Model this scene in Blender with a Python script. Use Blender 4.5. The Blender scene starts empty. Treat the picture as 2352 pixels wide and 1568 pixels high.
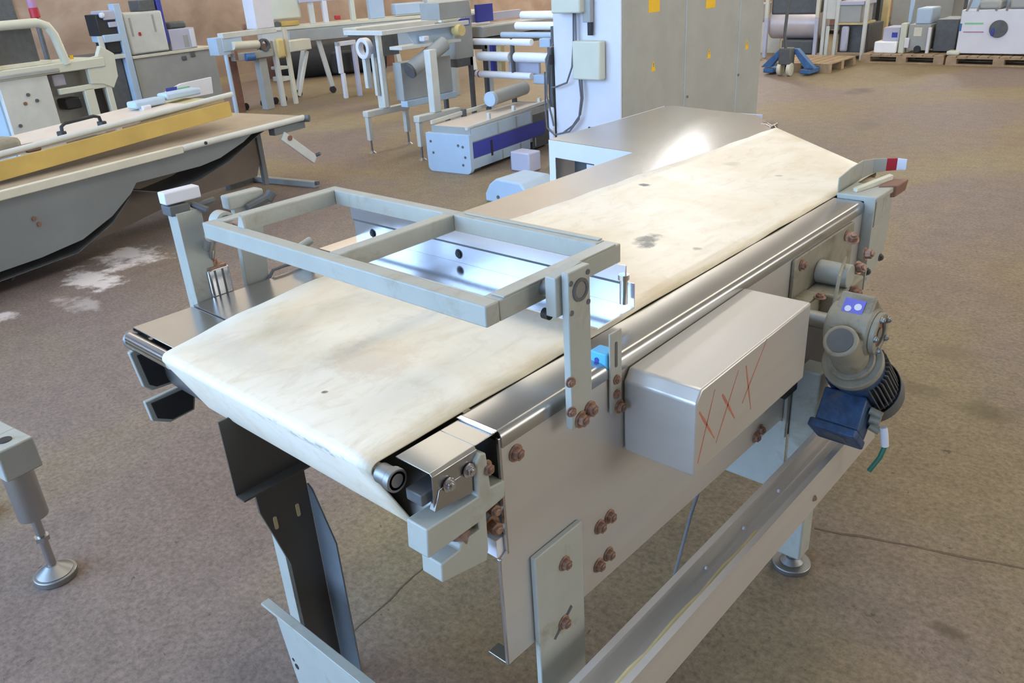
import bpy, bmesh, math, random
from mathutils import Vector, Matrix
random.seed(7)
S = bpy.context.scene
COL = S.collection
# ------------------------------------------------------------------ camera
cam_d = bpy.data.cameras.new('camera'); cam = bpy.data.objects.new('camera', cam_d); COL.objects.link(cam)
cam_d.sensor_width = 36.0; cam_d.sensor_fit = 'HORIZONTAL'; cam_d.lens = 28.231; cam_d.clip_start = 0.02; cam_d.clip_end = 200
RX, RY, RZ = (0.745, 0.242, -0.621), (0.664, -0.351, 0.660), (-0.058, -0.905, -0.422)   # world axes in camera (right, down, forward)
_r = Vector((0.7451, 0.6644, -0.0583)).normalized()          # camera right in world
_f = Vector((-0.6209, 0.6598, -0.4222)); _f = (_f - _r*_f.dot(_r)).normalized()   # forward
_u = _r.cross(_f)
cam.matrix_world = Matrix(((_r.x, _u.x, -_f.x, 0), (_r.y, _u.y, -_f.y, 0), (_r.z, _u.z, -_f.z, 1.65), (0, 0, 0, 1)))
S.camera = cam
# ------------------------------------------------------------------ world, exposure
W = bpy.data.worlds.new('world'); S.world = W; W.use_nodes = True
W.node_tree.nodes['Background'].inputs[0].default_value = (0.75, 0.85, 1.0, 1); W.node_tree.nodes['Background'].inputs[1].default_value = 0.6
S.view_settings.view_transform = 'Standard'; S.view_settings.look = 'None'; S.view_settings.gamma = 1.0
S.view_settings.use_curve_mapping = False; S.view_settings.exposure = 0.28
SKYLIGHT, WINDOW, FARWIN, SIDEFILL = 3.8, 10.0, 60.0, 5.6

def lin(c):
    return tuple(((v/255)/12.92 if v/255 <= .04045 else ((v/255+.055)/1.055)**2.4) for v in c)
# ------------------------------------------------------------------ materials
def newmat(name):
    m = bpy.data.materials.new(name); m.use_nodes = True
    nt = m.node_tree; b = nt.nodes['Principled BSDF']
    return m, nt, b
def nd(nt, typ, **kw):
    n = nt.nodes.new(typ)
    for k, v in kw.items(): setattr(n, k, v)
    return n
def noise(nt, scale, detail=4, rough=.55, dist=0, vec=None, coord='Object', stretch=None):
    tc = nd(nt, 'ShaderNodeTexCoord'); n = nd(nt, 'ShaderNodeTexNoise')
    n.inputs['Scale'].default_value = scale; n.inputs['Detail'].default_value = detail
    n.inputs['Roughness'].default_value = rough; n.inputs['Distortion'].default_value = dist
    src = tc.outputs[coord]
    if stretch:
        mp = nd(nt, 'ShaderNodeMapping'); mp.inputs['Scale'].default_value = stretch
        nt.links.new(src, mp.inputs[0]); src = mp.outputs[0]
    nt.links.new(src, n.inputs['Vector']); return n.outputs['Fac']
def ramp(nt, fac, stops):
    r = nd(nt, 'ShaderNodeValToRGB'); e = r.color_ramp.elements
    while len(e) < len(stops): e.new(.5)
    for i, (p, c) in enumerate(stops):
        e[i].position = p; e[i].color = (*c, 1) if len(c) == 3 else c
    nt.links.new(fac, r.inputs[0]); return r.outputs[0]
def mixc(nt, fac, a, b, mode='MIX'):
    m = nd(nt, 'ShaderNodeMix', data_type='RGBA', blend_type=mode)
    if isinstance(fac, float): m.inputs[0].default_value = fac
    else: nt.links.new(fac, m.inputs[0])
    for i, v in ((6, a), (7, b)):
        if isinstance(v, tuple): m.inputs[i].default_value = (*v, 1)
        else: nt.links.new(v, m.inputs[i])
    return m.outputs[2]
def bump(nt, b, fac, strength=.2, dist=.002):
    bp = nd(nt, 'ShaderNodeBump'); bp.inputs['Strength'].default_value = strength; bp.inputs['Distance'].default_value = dist
    nt.links.new(fac, bp.inputs['Height']); nt.links.new(bp.outputs[0], b.inputs['Normal'])
def paint(name, rgb, rough=.5, metal=0.0, var=.12, scale=14, grime=None, spec=.5):
    m, nt, b = newmat(name); c = lin(rgb)
    f = noise(nt, scale, 5, .6)
    dark = tuple(v*(1-var*1.6) for v in c); light = tuple(min(1, v*(1+var*.6)) for v in c)
    col = ramp(nt, f, [(.3, dark), (.7, light)])
    if grime:
        g = ramp(nt, noise(nt, scale*.5, 6, .7, .4), [(.56, (0, 0, 0)), (.72, (1, 1, 1))])
        col = mixc(nt, g, col, lin(grime))
    nt.links.new(col, b.inputs['Base Color']); b.inputs['Roughness'].default_value = rough
    b.inputs['Metallic'].default_value = metal; b.inputs['Specular IOR Level'].default_value = spec
    bump(nt, b, noise(nt, scale*7, 3), .08, .001)
    return m
def steel(name, rgb=(196, 194, 190), rough=(.27, .36), stretch=(1, 1, 1), scale=6, bstr=.01, metal=.9):
    m, nt, b = newmat(name); c = lin(rgb)
    f = noise(nt, scale, 3, .5, 0, stretch=stretch)
    col = ramp(nt, f, [(.25, tuple(v*.88 for v in c)), (.75, c)])
    nt.links.new(col, b.inputs['Base Color']); b.inputs['Metallic'].default_value = metal
    rr = nd(nt, 'ShaderNodeMapRange'); rr.inputs[1].default_value = .2; rr.inputs[2].default_value = .8
    rr.inputs[3].default_value = rough[0]; rr.inputs[4].default_value = rough[1]
    nt.links.new(noise(nt, scale*.7, 2, .5, stretch=stretch), rr.inputs[0]); nt.links.new(rr.outputs[0], b.inputs['Roughness'])
    return m
def emit(name, rgb, s):
    m, nt, b = newmat(name); b.inputs['Base Color'].default_value = (0, 0, 0, 1); b.inputs['Roughness'].default_value = .3
    b.inputs['Emission Color'].default_value = (*rgb, 1); b.inputs['Emission Strength'].default_value = s
    return m
M = {}
M['steel'] = steel('stainless_steel', (180, 179, 176), (.25, .25))
M['steel_side'] = steel('stainless_side_sheet', (208, 203, 196), (.27, .36), (1, .12, 3), 5, .012, .46)
M['steel_bright'] = steel('polished_steel', (215, 215, 218), (.10, .2), scale=4, bstr=.012, metal=1.0)
M['steel_satin'] = steel('satin_steel', (206, 206, 210), (.24, .24), metal=.8)
M['steel_dull'] = steel('dull_steel', (150, 150, 148), (.35, .55))
M['grey'] = paint('grey_machine_paint', (172, 173, 163), .42, grime=(150, 142, 122), var=.05)
M['greyb'] = paint('grey_cast_paint', (148, 142, 124), .5, grime=(112, 98, 76), var=.12, scale=20)
M['lgrey'] = paint('light_grey_paint', (205, 206, 198), .5, var=.06, scale=5)
M['mgrey'] = paint('mid_grey_paint', (162, 164, 159), .5, var=.07, scale=4)
M['taupe'] = paint('taupe_matte', (124, 112, 100), .8, var=.08, scale=3)
M['rollw'] = paint('bright_white_roller', (246, 248, 250), .3, var=.02)
M['vatw'] = paint('pinkish_vat_shell', (216, 208, 210), .25, metal=.35, var=.08, scale=3)
M['darkleg'] = paint('dark_leg_metal', (84, 78, 70), .45, var=.1, scale=4)
M['slate'] = paint('slate_metal', (112, 116, 120), .45, var=.1)
M['belly'] = paint('slate_grey_paint', (122, 126, 126), .5, var=.06, scale=3)
M['dgrey'] = paint('dark_grey_metal', (92, 94, 94), .5, var=.15)
M['black'] = paint('black_rubber', (42, 42, 44), .55, var=.2)
M['white'] = paint('white_enamel', (220, 220, 226), .35, var=.04, scale=3)
M['cream'] = paint('cream_paint', (214, 210, 190), .5, var=.06, scale=5)
M['cream2'] = paint('cream_plastic', (206, 208, 190), .45, var=.03, scale=5)
M['blue'] = paint('blue_enamel', (64, 108, 160), .42, var=.2, scale=18, grime=(70, 82, 96))
M['motorblue'] = paint('grimy_motor_blue', (48, 80, 118), .5, var=.4, scale=30, grime=(88, 86, 80))
M['navy'] = paint('blue_stripe_paint', (58, 66, 160), .45, var=.06, scale=3)
M['yellow'] = paint('yellow_belt', (204, 172, 92), .55, var=.10, scale=4)
M['palew'] = paint('pale_wood', (206, 186, 136), .6, var=.12, scale=6)
M['tan'] = paint('tan_table_top', (176, 160, 136), .45, var=.12, scale=4)
M['pinkw'] = paint('pale_pinkish_board', (216, 200, 182), .5, var=.06, scale=4)
M['rust'] = paint('rusty_bolt', (166, 130, 110), .5, metal=.4, var=.35, scale=90)
M['wood'] = paint('pallet_wood', (172, 148, 118), .7, var=.18, scale=10)
M['brown'] = paint('brown_metal', (136, 98, 80), .6, var=.15, scale=8)
M['red'] = paint('red_paint', (178, 40, 52), .5, var=.05)
M['pink'] = paint('faded_pink', (176, 130, 160), .6, var=.05)
M['green'] = paint('green_sheath', (40, 110, 86), .5, var=.1)
M['lgreen'] = paint('green_print', (130, 200, 140), .5, var=.03)
M['skyblue'] = paint('light_blue_plastic', (96, 190, 240), .35, var=.03)
M['lilac'] = paint('lilac_grey_paint', (184, 184, 200), .45, var=.05, scale=4)
M['paleblue'] = paint('pale_blue_paint', (176, 196, 214), .45, var=.05, scale=4)
M['signy'] = paint('yellow_sign_print', (232, 186, 40), .4, var=.03)
M['orange'] = paint('red_chalk_mark', (190, 116, 92), .8, var=.1, scale=60)
M['bluewhite'] = paint('sticker_violet', (110, 110, 200), .4, var=.05)
M['cable'] = paint('grey_cable', (104, 104, 108), .5, var=.05)
M['glue'] = paint('tape_yellow', (220, 196, 130), .5, var=.05)

def belt_mat():
    m, nt, b = newmat('white_pvc_belt')
    base = ramp(nt, noise(nt, 3.0, 5, .6, .6), [(.28, lin((226, 208, 176))), (.5, lin((241, 229, 206))), (.72, lin((246, 237, 220)))])
    sm = ramp(nt, noise(nt, 22, 5, .7, .8, stretch=(1, .45, 1)), [(.50, (0, 0, 0)), (.74, (.42, .42, .42))])
    col = mixc(nt, sm, base, lin((204, 182, 146)))
    geo = nd(nt, 'ShaderNodeTexCoord'); sep = nd(nt, 'ShaderNodeSeparateXYZ'); nt.links.new(geo.outputs['Object'], sep.inputs[0])
    def math_(op, a, bb=None, cl=False):
        n = nd(nt, 'ShaderNodeMath', operation=op, use_clamp=cl)
        for i, v in enumerate((a, bb)):
            if v is None: continue
            if isinstance(v, (int, float)): n.inputs[i].default_value = v
            else: nt.links.new(v, n.inputs[i])
        return n.outputs[0]
    nz = noise(nt, 40, 5, .7)
    def blob(cx, cy, rx, ry, dark, power=1.0):
        nonlocal col
        dx = math_('DIVIDE', math_('SUBTRACT', sep.outputs[0], cx), rx); dy = math_('DIVIDE', math_('SUBTRACT', sep.outputs[1], cy), ry)
        d = math_('ADD', math_('MULTIPLY', dx, dx), math_('MULTIPLY', dy, dy))
        f = math_('SUBTRACT', math_('ADD', 1.25, math_('MULTIPLY', math_('SUBTRACT', nz, .5), 3.2)), d, True)
        col = mixc(nt, math_('MULTIPLY', f, power), col, lin(dark))
    for a in [(-1.374, 2.112, .022, .016, (92, 92, 84)), (-1.072, 1.66, .03, .05, (104, 102, 90)), (-1.045, 1.62, .02, .03, (96, 96, 88)),
              (-1.275, 2.489, .03, .03, (196, 190, 160), .7), (-1.08, .668, .006, .006, (120, 110, 90)), (-.93, 1.663, .012, .012, (176, 166, 130)),
              (-1.072, 2.413, .012, .012, (196, 190, 176)), (-1.15, 1.5, .09, .2, (226, 214, 176), .4), (-1.12, .80, .10, .08, (214, 184, 152), .45),
              (-1.36, .66, .14, .05, (220, 212, 198), .4)]:
        blob(*a)
    # yellowed, frayed right border and scuffs along the nose, both worn into the belt
    dxr = math_('SUBTRACT', sep.outputs[0], -.875)
    bf = math_('MULTIPLY', math_('ADD', math_('MULTIPLY', dxr, 22.0), math_('MULTIPLY', math_('SUBTRACT', noise(nt, 18, 5, .7, stretch=(3, .35, 1)), .5), 2.6)), .6, True)
    col = mixc(nt, bf, col, lin((206, 190, 148)))
    dn = math_('ABSOLUTE', math_('SUBTRACT', sep.outputs[2], .985))
    sc = math_('MULTIPLY', math_('SUBTRACT', 1.0, math_('MULTIPLY', dn, 85.0), True), math_('GREATER_THAN', .60, sep.outputs[1]))
    g2 = ramp(nt, noise(nt, 46, 4, .6, stretch=(.55, 1, 1)), [(.53, (0, 0, 0)), (.60, (1, 1, 1))])
    xs = math_('MULTIPLY', math_('ADD', sep.outputs[0], 1.18), 20.0, True)
    xe = math_('MULTIPLY', math_('SUBTRACT', -.86, sep.outputs[0]), 60.0, True)
    f3 = math_('MULTIPLY', math_('MULTIPLY', sc, xe), math_('MULTIPLY', xs, .8)); mm = nd(nt, 'ShaderNodeMath', operation='MULTIPLY')
    nt.links.new(f3, mm.inputs[0]); nt.links.new(g2, mm.inputs[1])
    col = mixc(nt, mm.outputs[0], col, lin((110, 116, 126)))
    nt.links.new(col, b.inputs['Base Color']); b.inputs['Roughness'].default_value = .42
    bump(nt, b, noise(nt, 8, 3), .12, .004)
    return m
M['belt'] = belt_mat()

def floor_mat():
    m, nt, b = newmat('worn_brown_concrete')
    base = ramp(nt, noise(nt, .55, 6, .6, .5), [(.30, lin((142, 120, 97))), (.45, lin((148, 129, 101))), (.58, lin((152, 135, 103))), (.75, lin((154, 142, 117)))])
    pur = ramp(nt, noise(nt, .33, 4, .55, .8), [(.48, (0, 0, 0)), (.60, (.85, .85, .85))])
    col = mixc(nt, pur, base, lin((140, 123, 116)))
    gr = ramp(nt, noise(nt, 55, 6, .75), [(.34, (.56, .55, .53)), (.62, (1.06, 1.06, 1.06))])
    col = mixc(nt, 1.0, col, gr, 'MULTIPLY')
    g3 = ramp(nt, noise(nt, 9, 5, .65), [(.35, (.84, .84, .84)), (.6, (1, 1, 1))])
    col = mixc(nt, 1.0, col, g3, 'MULTIPLY')
    pit = ramp(nt, noise(nt, 26, 4, .7, .6), [(.29, (.45, .43, .40)), (.345, (1, 1, 1))])
    col = mixc(nt, 1.0, col, pit, 'MULTIPLY')
    tc = nd(nt, 'ShaderNodeTexCoord'); sep = nd(nt, 'ShaderNodeSeparateXYZ'); nt.links.new(tc.outputs['Object'], sep.inputs[0])
    nz = noise(nt, 5, 6, .7)
    def ma(op, a, bb, cl=False):
        n = nd(nt, 'ShaderNodeMath', operation=op, use_clamp=cl)
        for i, v in enumerate((a, bb)):
            if isinstance(v, (int, float)): n.inputs[i].default_value = v
            else: nt.links.new(v, n.inputs[i])
        return n.outputs[0]
    def blob(cx, cy, rx, ry, c, power=1.0, amp=3.0):
        nonlocal col
        dx = ma('DIVIDE', ma('SUBTRACT', sep.outputs[0], cx), rx); dy = ma('DIVIDE', ma('SUBTRACT', sep.outputs[1], cy), ry)
        d = ma('ADD', ma('MULTIPLY', dx, dx), ma('MULTIPLY', dy, dy))
        f = ma('SUBTRACT', ma('ADD', 1.1, ma('MULTIPLY', ma('SUBTRACT', nz, .5), amp)), d, True)
        col = mixc(nt, ma('MULTIPLY', f, power), col, lin(c))
    for a in FLOOR_BLOBS: blob(*a)
    nt.links.new(col, b.inputs['Base Color']); b.inputs['Roughness'].default_value = .62; b.inputs['Specular IOR Level'].default_value = .35
    bump(nt, b, noise(nt, 60, 6, .7), .5, .004)
    return m
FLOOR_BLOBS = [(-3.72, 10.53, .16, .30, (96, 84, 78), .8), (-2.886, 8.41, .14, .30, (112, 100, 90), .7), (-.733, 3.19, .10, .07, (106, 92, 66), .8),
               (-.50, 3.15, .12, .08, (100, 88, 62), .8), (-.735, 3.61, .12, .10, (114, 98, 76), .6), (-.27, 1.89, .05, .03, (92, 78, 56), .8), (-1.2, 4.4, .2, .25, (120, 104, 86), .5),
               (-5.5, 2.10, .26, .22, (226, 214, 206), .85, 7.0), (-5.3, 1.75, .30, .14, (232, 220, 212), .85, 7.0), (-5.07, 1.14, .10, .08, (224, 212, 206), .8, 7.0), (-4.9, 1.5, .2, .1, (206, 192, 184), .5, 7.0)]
# ------------------------------------------------------------------ mesh helpers
class MB:
    def __init__(s, mat=None): s.v = []; s.f = []; s.m = mat or Matrix()
    def add(s, vs, fs):
        o = len(s.v); s.v += [tuple(s.m @ Vector(p)) for p in vs]; s.f += [tuple(i+o for i in f) for f in fs]; return s
    def box(s, x0, x1, y0, y1, z0, z1):
        return s.add([(x0,y0,z0),(x1,y0,z0),(x1,y1,z0),(x0,y1,z0),(x0,y0,z1),(x1,y0,z1),(x1,y1,z1),(x0,y1,z1)],
                     [(0,3,2,1),(4,5,6,7),(0,1,5,4),(1,2,6,5),(2,3,7,6),(3,0,4,7)])
    def prism(s, pts, axis, a, b):
        n = len(pts)
        def P(u, v, w): return {'x': (w, u, v), 'y': (u, w, v), 'z': (u, v, w)}[axis]
        vs = [P(u, v, a) for u, v in pts]+[P(u, v, b) for u, v in pts]
        fs = [tuple(range(n))[::-1], tuple(range(n, 2*n))]+[(i, (i+1) % n, n+(i+1) % n, n+i) for i in range(n)]
        return s.add(vs, fs)
    def cyl(s, p0, p1, r, n=20, r2=None, cap=True):
        p0, p1 = Vector(p0), Vector(p1); d = (p1-p0).normalized(); r2 = r if r2 is None else r2
        a = d.orthogonal().normalized(); b = d.cross(a); vs = []
        for p, rr in ((p0, r), (p1, r2)):
            for i in range(n):
                t = 2*math.pi*i/n; vs.append(tuple(p+a*math.cos(t)*rr+b*math.sin(t)*rr))
        fs = [(i, (i+1) % n, n+(i+1) % n, n+i) for i in range(n)]
        if cap: fs += [tuple(range(n))[::-1], tuple(range(n, 2*n))]
        return s.add(vs, fs)
    def tube(s, p0, p1, ro, ri, n=24):
        p0, p1 = Vector(p0), Vector(p1); d = (p1-p0).normalized(); a = d.orthogonal().normalized(); b = d.cross(a); vs = []
        for p in (p0, p1):
            for rr in (ro, ri):
                for i in range(n):
                    t = 2*math.pi*i/n; vs.append(tuple(p+a*math.cos(t)*rr+b*math.sin(t)*rr))
        fs = []
        for i in range(n):
            j = (i+1) % n
            fs += [(i, j, 2*n+j, 2*n+i), (n+j, n+i, 3*n+i, 3*n+j), (j, i, n+i, n+j), (2*n+i, 2*n+j, 3*n+j, 3*n+i)]
        return s.add(vs, fs)
    def path(s, pts, r, n=8):
        pts = [Vector(p) for p in pts]; vs = []; prev = None
        for k, p in enumerate(pts):
            d = (pts[min(k+1, len(pts)-1)]-pts[max(k-1, 0)]).normalized()
            a = d.orthogonal().normalized() if prev is None else (prev-d*prev.dot(d)).normalized()
            prev = a; b = d.cross(a)
            for i in range(n):
                t = 2*math.pi*i/n; vs.append(tuple(p+a*math.cos(t)*r+b*math.sin(t)*r))
        fs = [(k*n+i, k*n+(i+1) % n, (k+1)*n+(i+1) % n, (k+1)*n+i) for k in range(len(pts)-1) for i in range(n)]
        fs += [tuple(range(n))[::-1], tuple(range((len(pts)-1)*n, len(pts)*n))]
        return s.add(vs, fs)
    def bar(s, p0, p1, w, h, up=(0, 0, 1)):
        p0, p1 = Vector(p0), Vector(p1); d = (p1-p0).normalized(); up = Vector(up)
        if abs(d.dot(up)) > .98: up = Vector((0, 1, 0))
        sd = d.cross(up).normalized(); u = sd.cross(d).normalized(); vs = []
        for p in (p0, p1):
            for a, b in ((-1,-1),(1,-1),(1,1),(-1,1)): vs.append(tuple(p+sd*a*w/2+u*b*h/2))
        return s.add(vs, [(0,1,2,3)[::-1],(4,5,6,7),(0,1,5,4),(1,2,6,5),(2,3,7,6),(3,0,4,7)])
    def sheet(s, prof, axis, a, b, t):
        """thin sheet following an open profile (list of 2d points), thickness t to the left of the path"""
        n = len(prof); off = []
        for i in range(n):
            p = Vector(prof[i]); d0 = (p-Vector(prof[i-1])).normalized() if i else None; d1 = (Vector(prof[i+1])-p).normalized() if i < n-1 else None
            d = ((d0 or d1)+(d1 or d0)).normalized(); nn = Vector((-d.y, d.x)); k = 1/max(.4, nn.dot(Vector((-(d0 or d1).y, (d0 or d1).x))))
            off.append(tuple(p+nn*t*k))
        vs = []
        def P(u, v, w): return {'x': (w, u, v), 'y': (u, w, v), 'z': (u, v, w)}[axis]
        for w in (a, b): vs += [P(*p, w) for p in prof]+[P(*p, w) for p in off]
        fs = []
        for i in range(n-1):
            fs += [(i, i+1, 2*n+i+1, 2*n+i), (n+i+1, n+i, 3*n+i, 3*n+i+1), (i, n+i, n+i+1, i+1), (2*n+i+1, 3*n+i+1, 3*n+i, 2*n+i)]
        fs += [(0, 2*n, 3*n, n), (n-1, 2*n-1, 4*n-1, 3*n-1)]
        return s.add(vs, fs)
    def hexa(s, a, b):
        """loft between two equal-length polygon rings"""
        n = len(a); return s.add(list(a)+list(b), [tuple(range(n))[::-1], tuple(range(n, 2*n))]+[(i, (i+1) % n, n+(i+1) % n, n+i) for i in range(n)])
    def build(s, name, mat, parent=None, bevel=0.0, smooth=True, ang=32, kind=None, seg=2):
        me = bpy.data.meshes.new(name); me.from_pydata(s.v, [], s.f); me.update()
        bm = bmesh.new(); bm.from_mesh(me); bmesh.ops.recalc_face_normals(bm, faces=bm.faces); bm.to_mesh(me); bm.free()
        me.materials.append(M[mat] if isinstance(mat, str) else mat)
        if smooth:
            me.polygons.foreach_set('use_smooth', [True]*len(me.polygons)); me.set_sharp_from_angle(angle=math.radians(ang))
        o = bpy.data.objects.new(name, me); COL.objects.link(o)
        if parent is not None: o.parent = parent
        if bevel:
            md = o.modifiers.new('bevel', 'BEVEL'); md.width = bevel; md.segments = seg; md.limit_method = 'ANGLE'; md.angle_limit = math.radians(35)
            md.harden_normals = False
        if kind: o['kind'] = kind
        return o
def rrect(x0, x1, y0, y1, r, n=5, corners=(1, 1, 1, 1)):
    pts = []
    for (cx, cy, a0), on in zip(((x0+r, y0+r, 180), (x1-r, y0+r, 270), (x1-r, y1-r, 0), (x0+r, y1-r, 90)), corners):
        if on: pts += [(cx+r*math.cos(math.radians(a0+90*i/n)), cy+r*math.sin(math.radians(a0+90*i/n))) for i in range(n+1)]
        else: pts.append((x0 if cx == x0+r else x1, y0 if cy == y0+r else y1))
    return pts
def thing(name, label, cat, loc=(0, 0, 0), rot=0.0, group=None):
    o = bpy.data.objects.new(name, None); COL.objects.link(o); o.empty_display_size = .1
    o.location = loc; o.rotation_euler = (0, 0, math.radians(rot)); o['label'] = label; o['category'] = cat
    if group: o['group'] = group
    return o
def tag(o, label, cat, group=None):
    o['label'] = label; o['category'] = cat
    if group: o['group'] = group
    return o
def struct(o): o['kind'] = 'structure'; return o
def dup(root, loc, rot, label=None, group=None):
    r = root.copy(); COL.objects.link(r); r.location = loc; r.rotation_euler = (0, 0, math.radians(rot))
    if label: r['label'] = label
    if group: r['group'] = group
    for ch in list(root.children):
        c = ch.copy(); COL.objects.link(c); c.parent = r
        for g in list(ch.children):
            d = g.copy(); COL.objects.link(d); d.parent = c
    return r
_boltmesh = {}
def bolt(parent, p, axis, r=.011, h=.009, mat='rust', name='bolt', washer=True):
    key = (r, h, mat, washer)
    if key not in _boltmesh:
        b = MB()
        if washer: b.cyl((0, 0, 0), (0, 0, .003), r*1.35, 18)
        b.cyl((0, 0, .002), (0, 0, .002+h*.85), r, 6); b.cyl((0, 0, .002+h*.8), (0, 0, .002+h*1.15), r*.55, 12)
        o = b.build(name, mat, parent, bevel=r*.08, ang=40, seg=1); _boltmesh[key] = o.data; _boltmesh[key, 'o'] = o
    else:
        o = _boltmesh[key, 'o'].copy(); o.name = name; COL.objects.link(o); o.parent = parent
    ax = Vector(axis).normalized()
    o.rotation_mode = 'QUATERNION'; o.rotation_quaternion = Vector((0, 0, 1)).rotation_difference(ax); o.location = p
    return o

# ================================================================== setting
b = MB(); b.box(-15.5, 9, -6, 22, -.12, 0)
floor = struct(b.build('floor', floor_mat(), smooth=False))
wallm, nt, bs = newmat('brown_plaster_wall')
wc = ramp(nt, noise(nt, .8, 5, .6, .8), [(.3, lin((150, 126, 104))), (.55, lin((176, 150, 128))), (.75, lin((190, 172, 154)))])
nt.links.new(wc, bs.inputs['Base Color']); bs.inputs['Roughness'].default_value = .8; bump(nt, bs, noise(nt, 20, 5), .3, .01)
ceilm = paint('ceiling_sheet', (196, 192, 184), .8, var=.05, scale=2)
struct(MB().box(-15.7, -15.5, -6, 22, 0, 6.5).build('wall_left', wallm, smooth=False))
rw = MB(); ys = -6; sw = [(3, 7), (9, 13), (15, 19)]
for a, c in sw: rw.box(9, 9.2, ys, a, 0, 6.5); rw.box(9, 9.2, a, c, 0, 1.2); rw.box(9, 9.2, a, c, 5.2, 6.5); ys = c
rw.box(9, 9.2, ys, 22, 0, 6.5); struct(rw.build('wall_right', wallm, smooth=False))
def wall_with_openings(name, x0, x1, y0, y1, z1, wins):
    w = MB(); xs = x0
    for a, c, z0, zt in wins:
        w.box(xs, a, y0, y1, 0, z1); w.box(a, c, y0, y1, 0, z0); w.box(a, c, y0, y1, zt, z1); xs = c
    w.box(xs, x1, y0, y1, 0, z1); return struct(w.build(name, wallm, smooth=False))
fw = [(-12, -7.4, 1.0, 6.4), (-6.8, -2.6, 1.0, 6.4), (-2.0, 1.2, 1.0, 4.4)]
bw = [(-14.4, -12.5, 4.2, 6.3), (-6.4, -5.6, 4.0, 5.0)]
wall_with_openings('wall_front', -15.5, 9, -6.2, -6, 6.5, fw)
wall_with_openings('wall_back', -15.5, 9, 22, 22.2, 6.5, bw)
cold = emit('daylight_glass_cold', (.40, .63, 1.0), WINDOW); warm = emit('daylight_glass', (.95, .97, 1.0), FARWIN)
roofl = emit('skylight_glass', (1.0, .92, .78), SKYLIGHT)
k = 1
for ws, y, mat in ((fw, -6.15, cold), (bw, 22.1, warm)):
    for a, c, z0, zt in ws:
        w = struct(MB().box(a, c, y, y+.03, z0, zt).build('window_%d' % k, mat, smooth=False)); k += 1
        fr = MB(); n = 4
        for i in range(n+1):
            x = a+(c-a)*i/n; fr.box(x-.03, x+.03, y-.04, y+.07, z0, zt)
        fr.box(a, c, y-.04, y+.07, (z0+zt)/2-.03, (z0+zt)/2+.03); fr.build('window_frame', 'dgrey', w)
side = emit('side_fill_glow', (.92, .93, .90), SIDEFILL)  # unseen right-wall panes, added as fill for faces turned to the right
for a, c in sw: struct(MB().box(9.12, 9.15, a, c, 1.2, 5.2).build('window_%d' % k, side, smooth=False)); k += 1
# roof with long skylights
sky = [(-15.2, -13.9), (-8.4, -6.9), (-2.0, -.6)]
cb = MB(); xs = -15.5
for a, c in sky:
    cb.box(xs, a, -6, 22, 6.5, 6.6); cb.box(a, c, -6, 0, 6.5, 6.6); cb.box(a, c, 20, 22, 6.5, 6.6); xs = c
cb.box(xs, 9, -6, 22, 6.5, 6.6); ceil = struct(cb.build('ceiling', ceilm, smooth=False))
for a, c in sky:
    struct(MB().box(a, c, 0, 20, 6.52, 6.56).build('skylight_pane', roofl, ceil, smooth=False))

# ================================================================== the belt conveyor (main subject)
CV = thing('belt_conveyor', 'long white belt conveyor with stainless steel sides and blue gearmotor in the foreground', 'conveyor', (-1.2, 1.6, 0))
_off = Vector((-1.2, 1.6, 0))
class CB(MB):     # builder working in world coordinates, parented to the conveyor empty
    def __init__(s, m=None): super().__init__(Matrix.Translation(-_off) @ (m or Matrix()))
def cbolt(parent, p, axis, **kw):
    q = Vector(p)-_off
    return bolt(parent, q, axis, **kw)
# --- belt: rows along its path
def xl(y):
    ks = [(.5, -1.478), (.575, -1.48), (.74, -1.528), (1.02, -1.572), (1.3, -1.545), (1.656, -1.487), (2.2, -1.465), (2.6, -1.44), (3.12, -1.417)]
    for (a, va), (c, vc) in zip(ks, ks[1:]):
        if y <= c: t = max(0, (y-a)/(c-a)); return va+(vc-va)*t
    return ks[-1][1]
rows = []          # each (y_left, y_right, z, x_left)
ZB = 1.0055
dc = (.700, .885); dr = .069
rows.append((.98, .98, dc[1]-dr, -1.49)); rows.append((dc[0], dc[0], dc[1]-dr, -1.49))
for a in range(260, 195, -12):
    t = math.radians(a); rows.append((dc[0]+dr*math.cos(t), dc[0]+dr*math.cos(t), dc[1]+dr*math.sin(t), -1.49))
nc = (.585, ZB-.014); nr = .0145
for a in range(190, 86, -16):
    t = math.radians(a); y = nc[0]+nr*math.cos(t); rows.append((y, y, nc[1]+nr*math.sin(t), -1.481))
N = 44
for i in range(1, N+1):
    t = i/N; yl = .60+(3.12-.60)*t; yr = .60+(2.59-.60)*t
    wob = .0008*math.sin(yl*9)+.0005*math.sin(yl*23)
    rows.append((yl, yr, ZB+wob, None))
for a in range(75, -80, -25):
    t = math.radians(a); rows.append((3.12+.012*math.cos(t), 2.59+.012*math.cos(t), ZB-.012+.012*math.sin(t), -1.417))
rows.append((2.9, 2.4, ZB-.03, -1.417))
vs, fs = [], []; NC = 14; XR = -.838
for (yl, yr, z, x0) in rows:
    if x0 is None: x0 = xl(yl)+.003*math.sin(yl*31)
    for j in range(NC+1):
        u = j/NC; x = x0+(XR-x0)*u; y = yl+(yr-yl)*u
        vs.append((x, y, z+(.001*math.sin(yl*17+1) if j == NC else 0)))
for i in range(len(rows)-1):
    for j in range(NC): fs.append((i*(NC+1)+j, i*(NC+1)+j+1, (i+1)*(NC+1)+j+1, (i+1)*(NC+1)+j))
bb = MB(Matrix()); bb.add(vs, fs)
belt = bb.build('belt', 'belt', CV, ang=60); belt.location = -_off
md = belt.modifiers.new('thick', 'SOLIDIFY'); md.thickness = .0028; md.offset = -1
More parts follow.
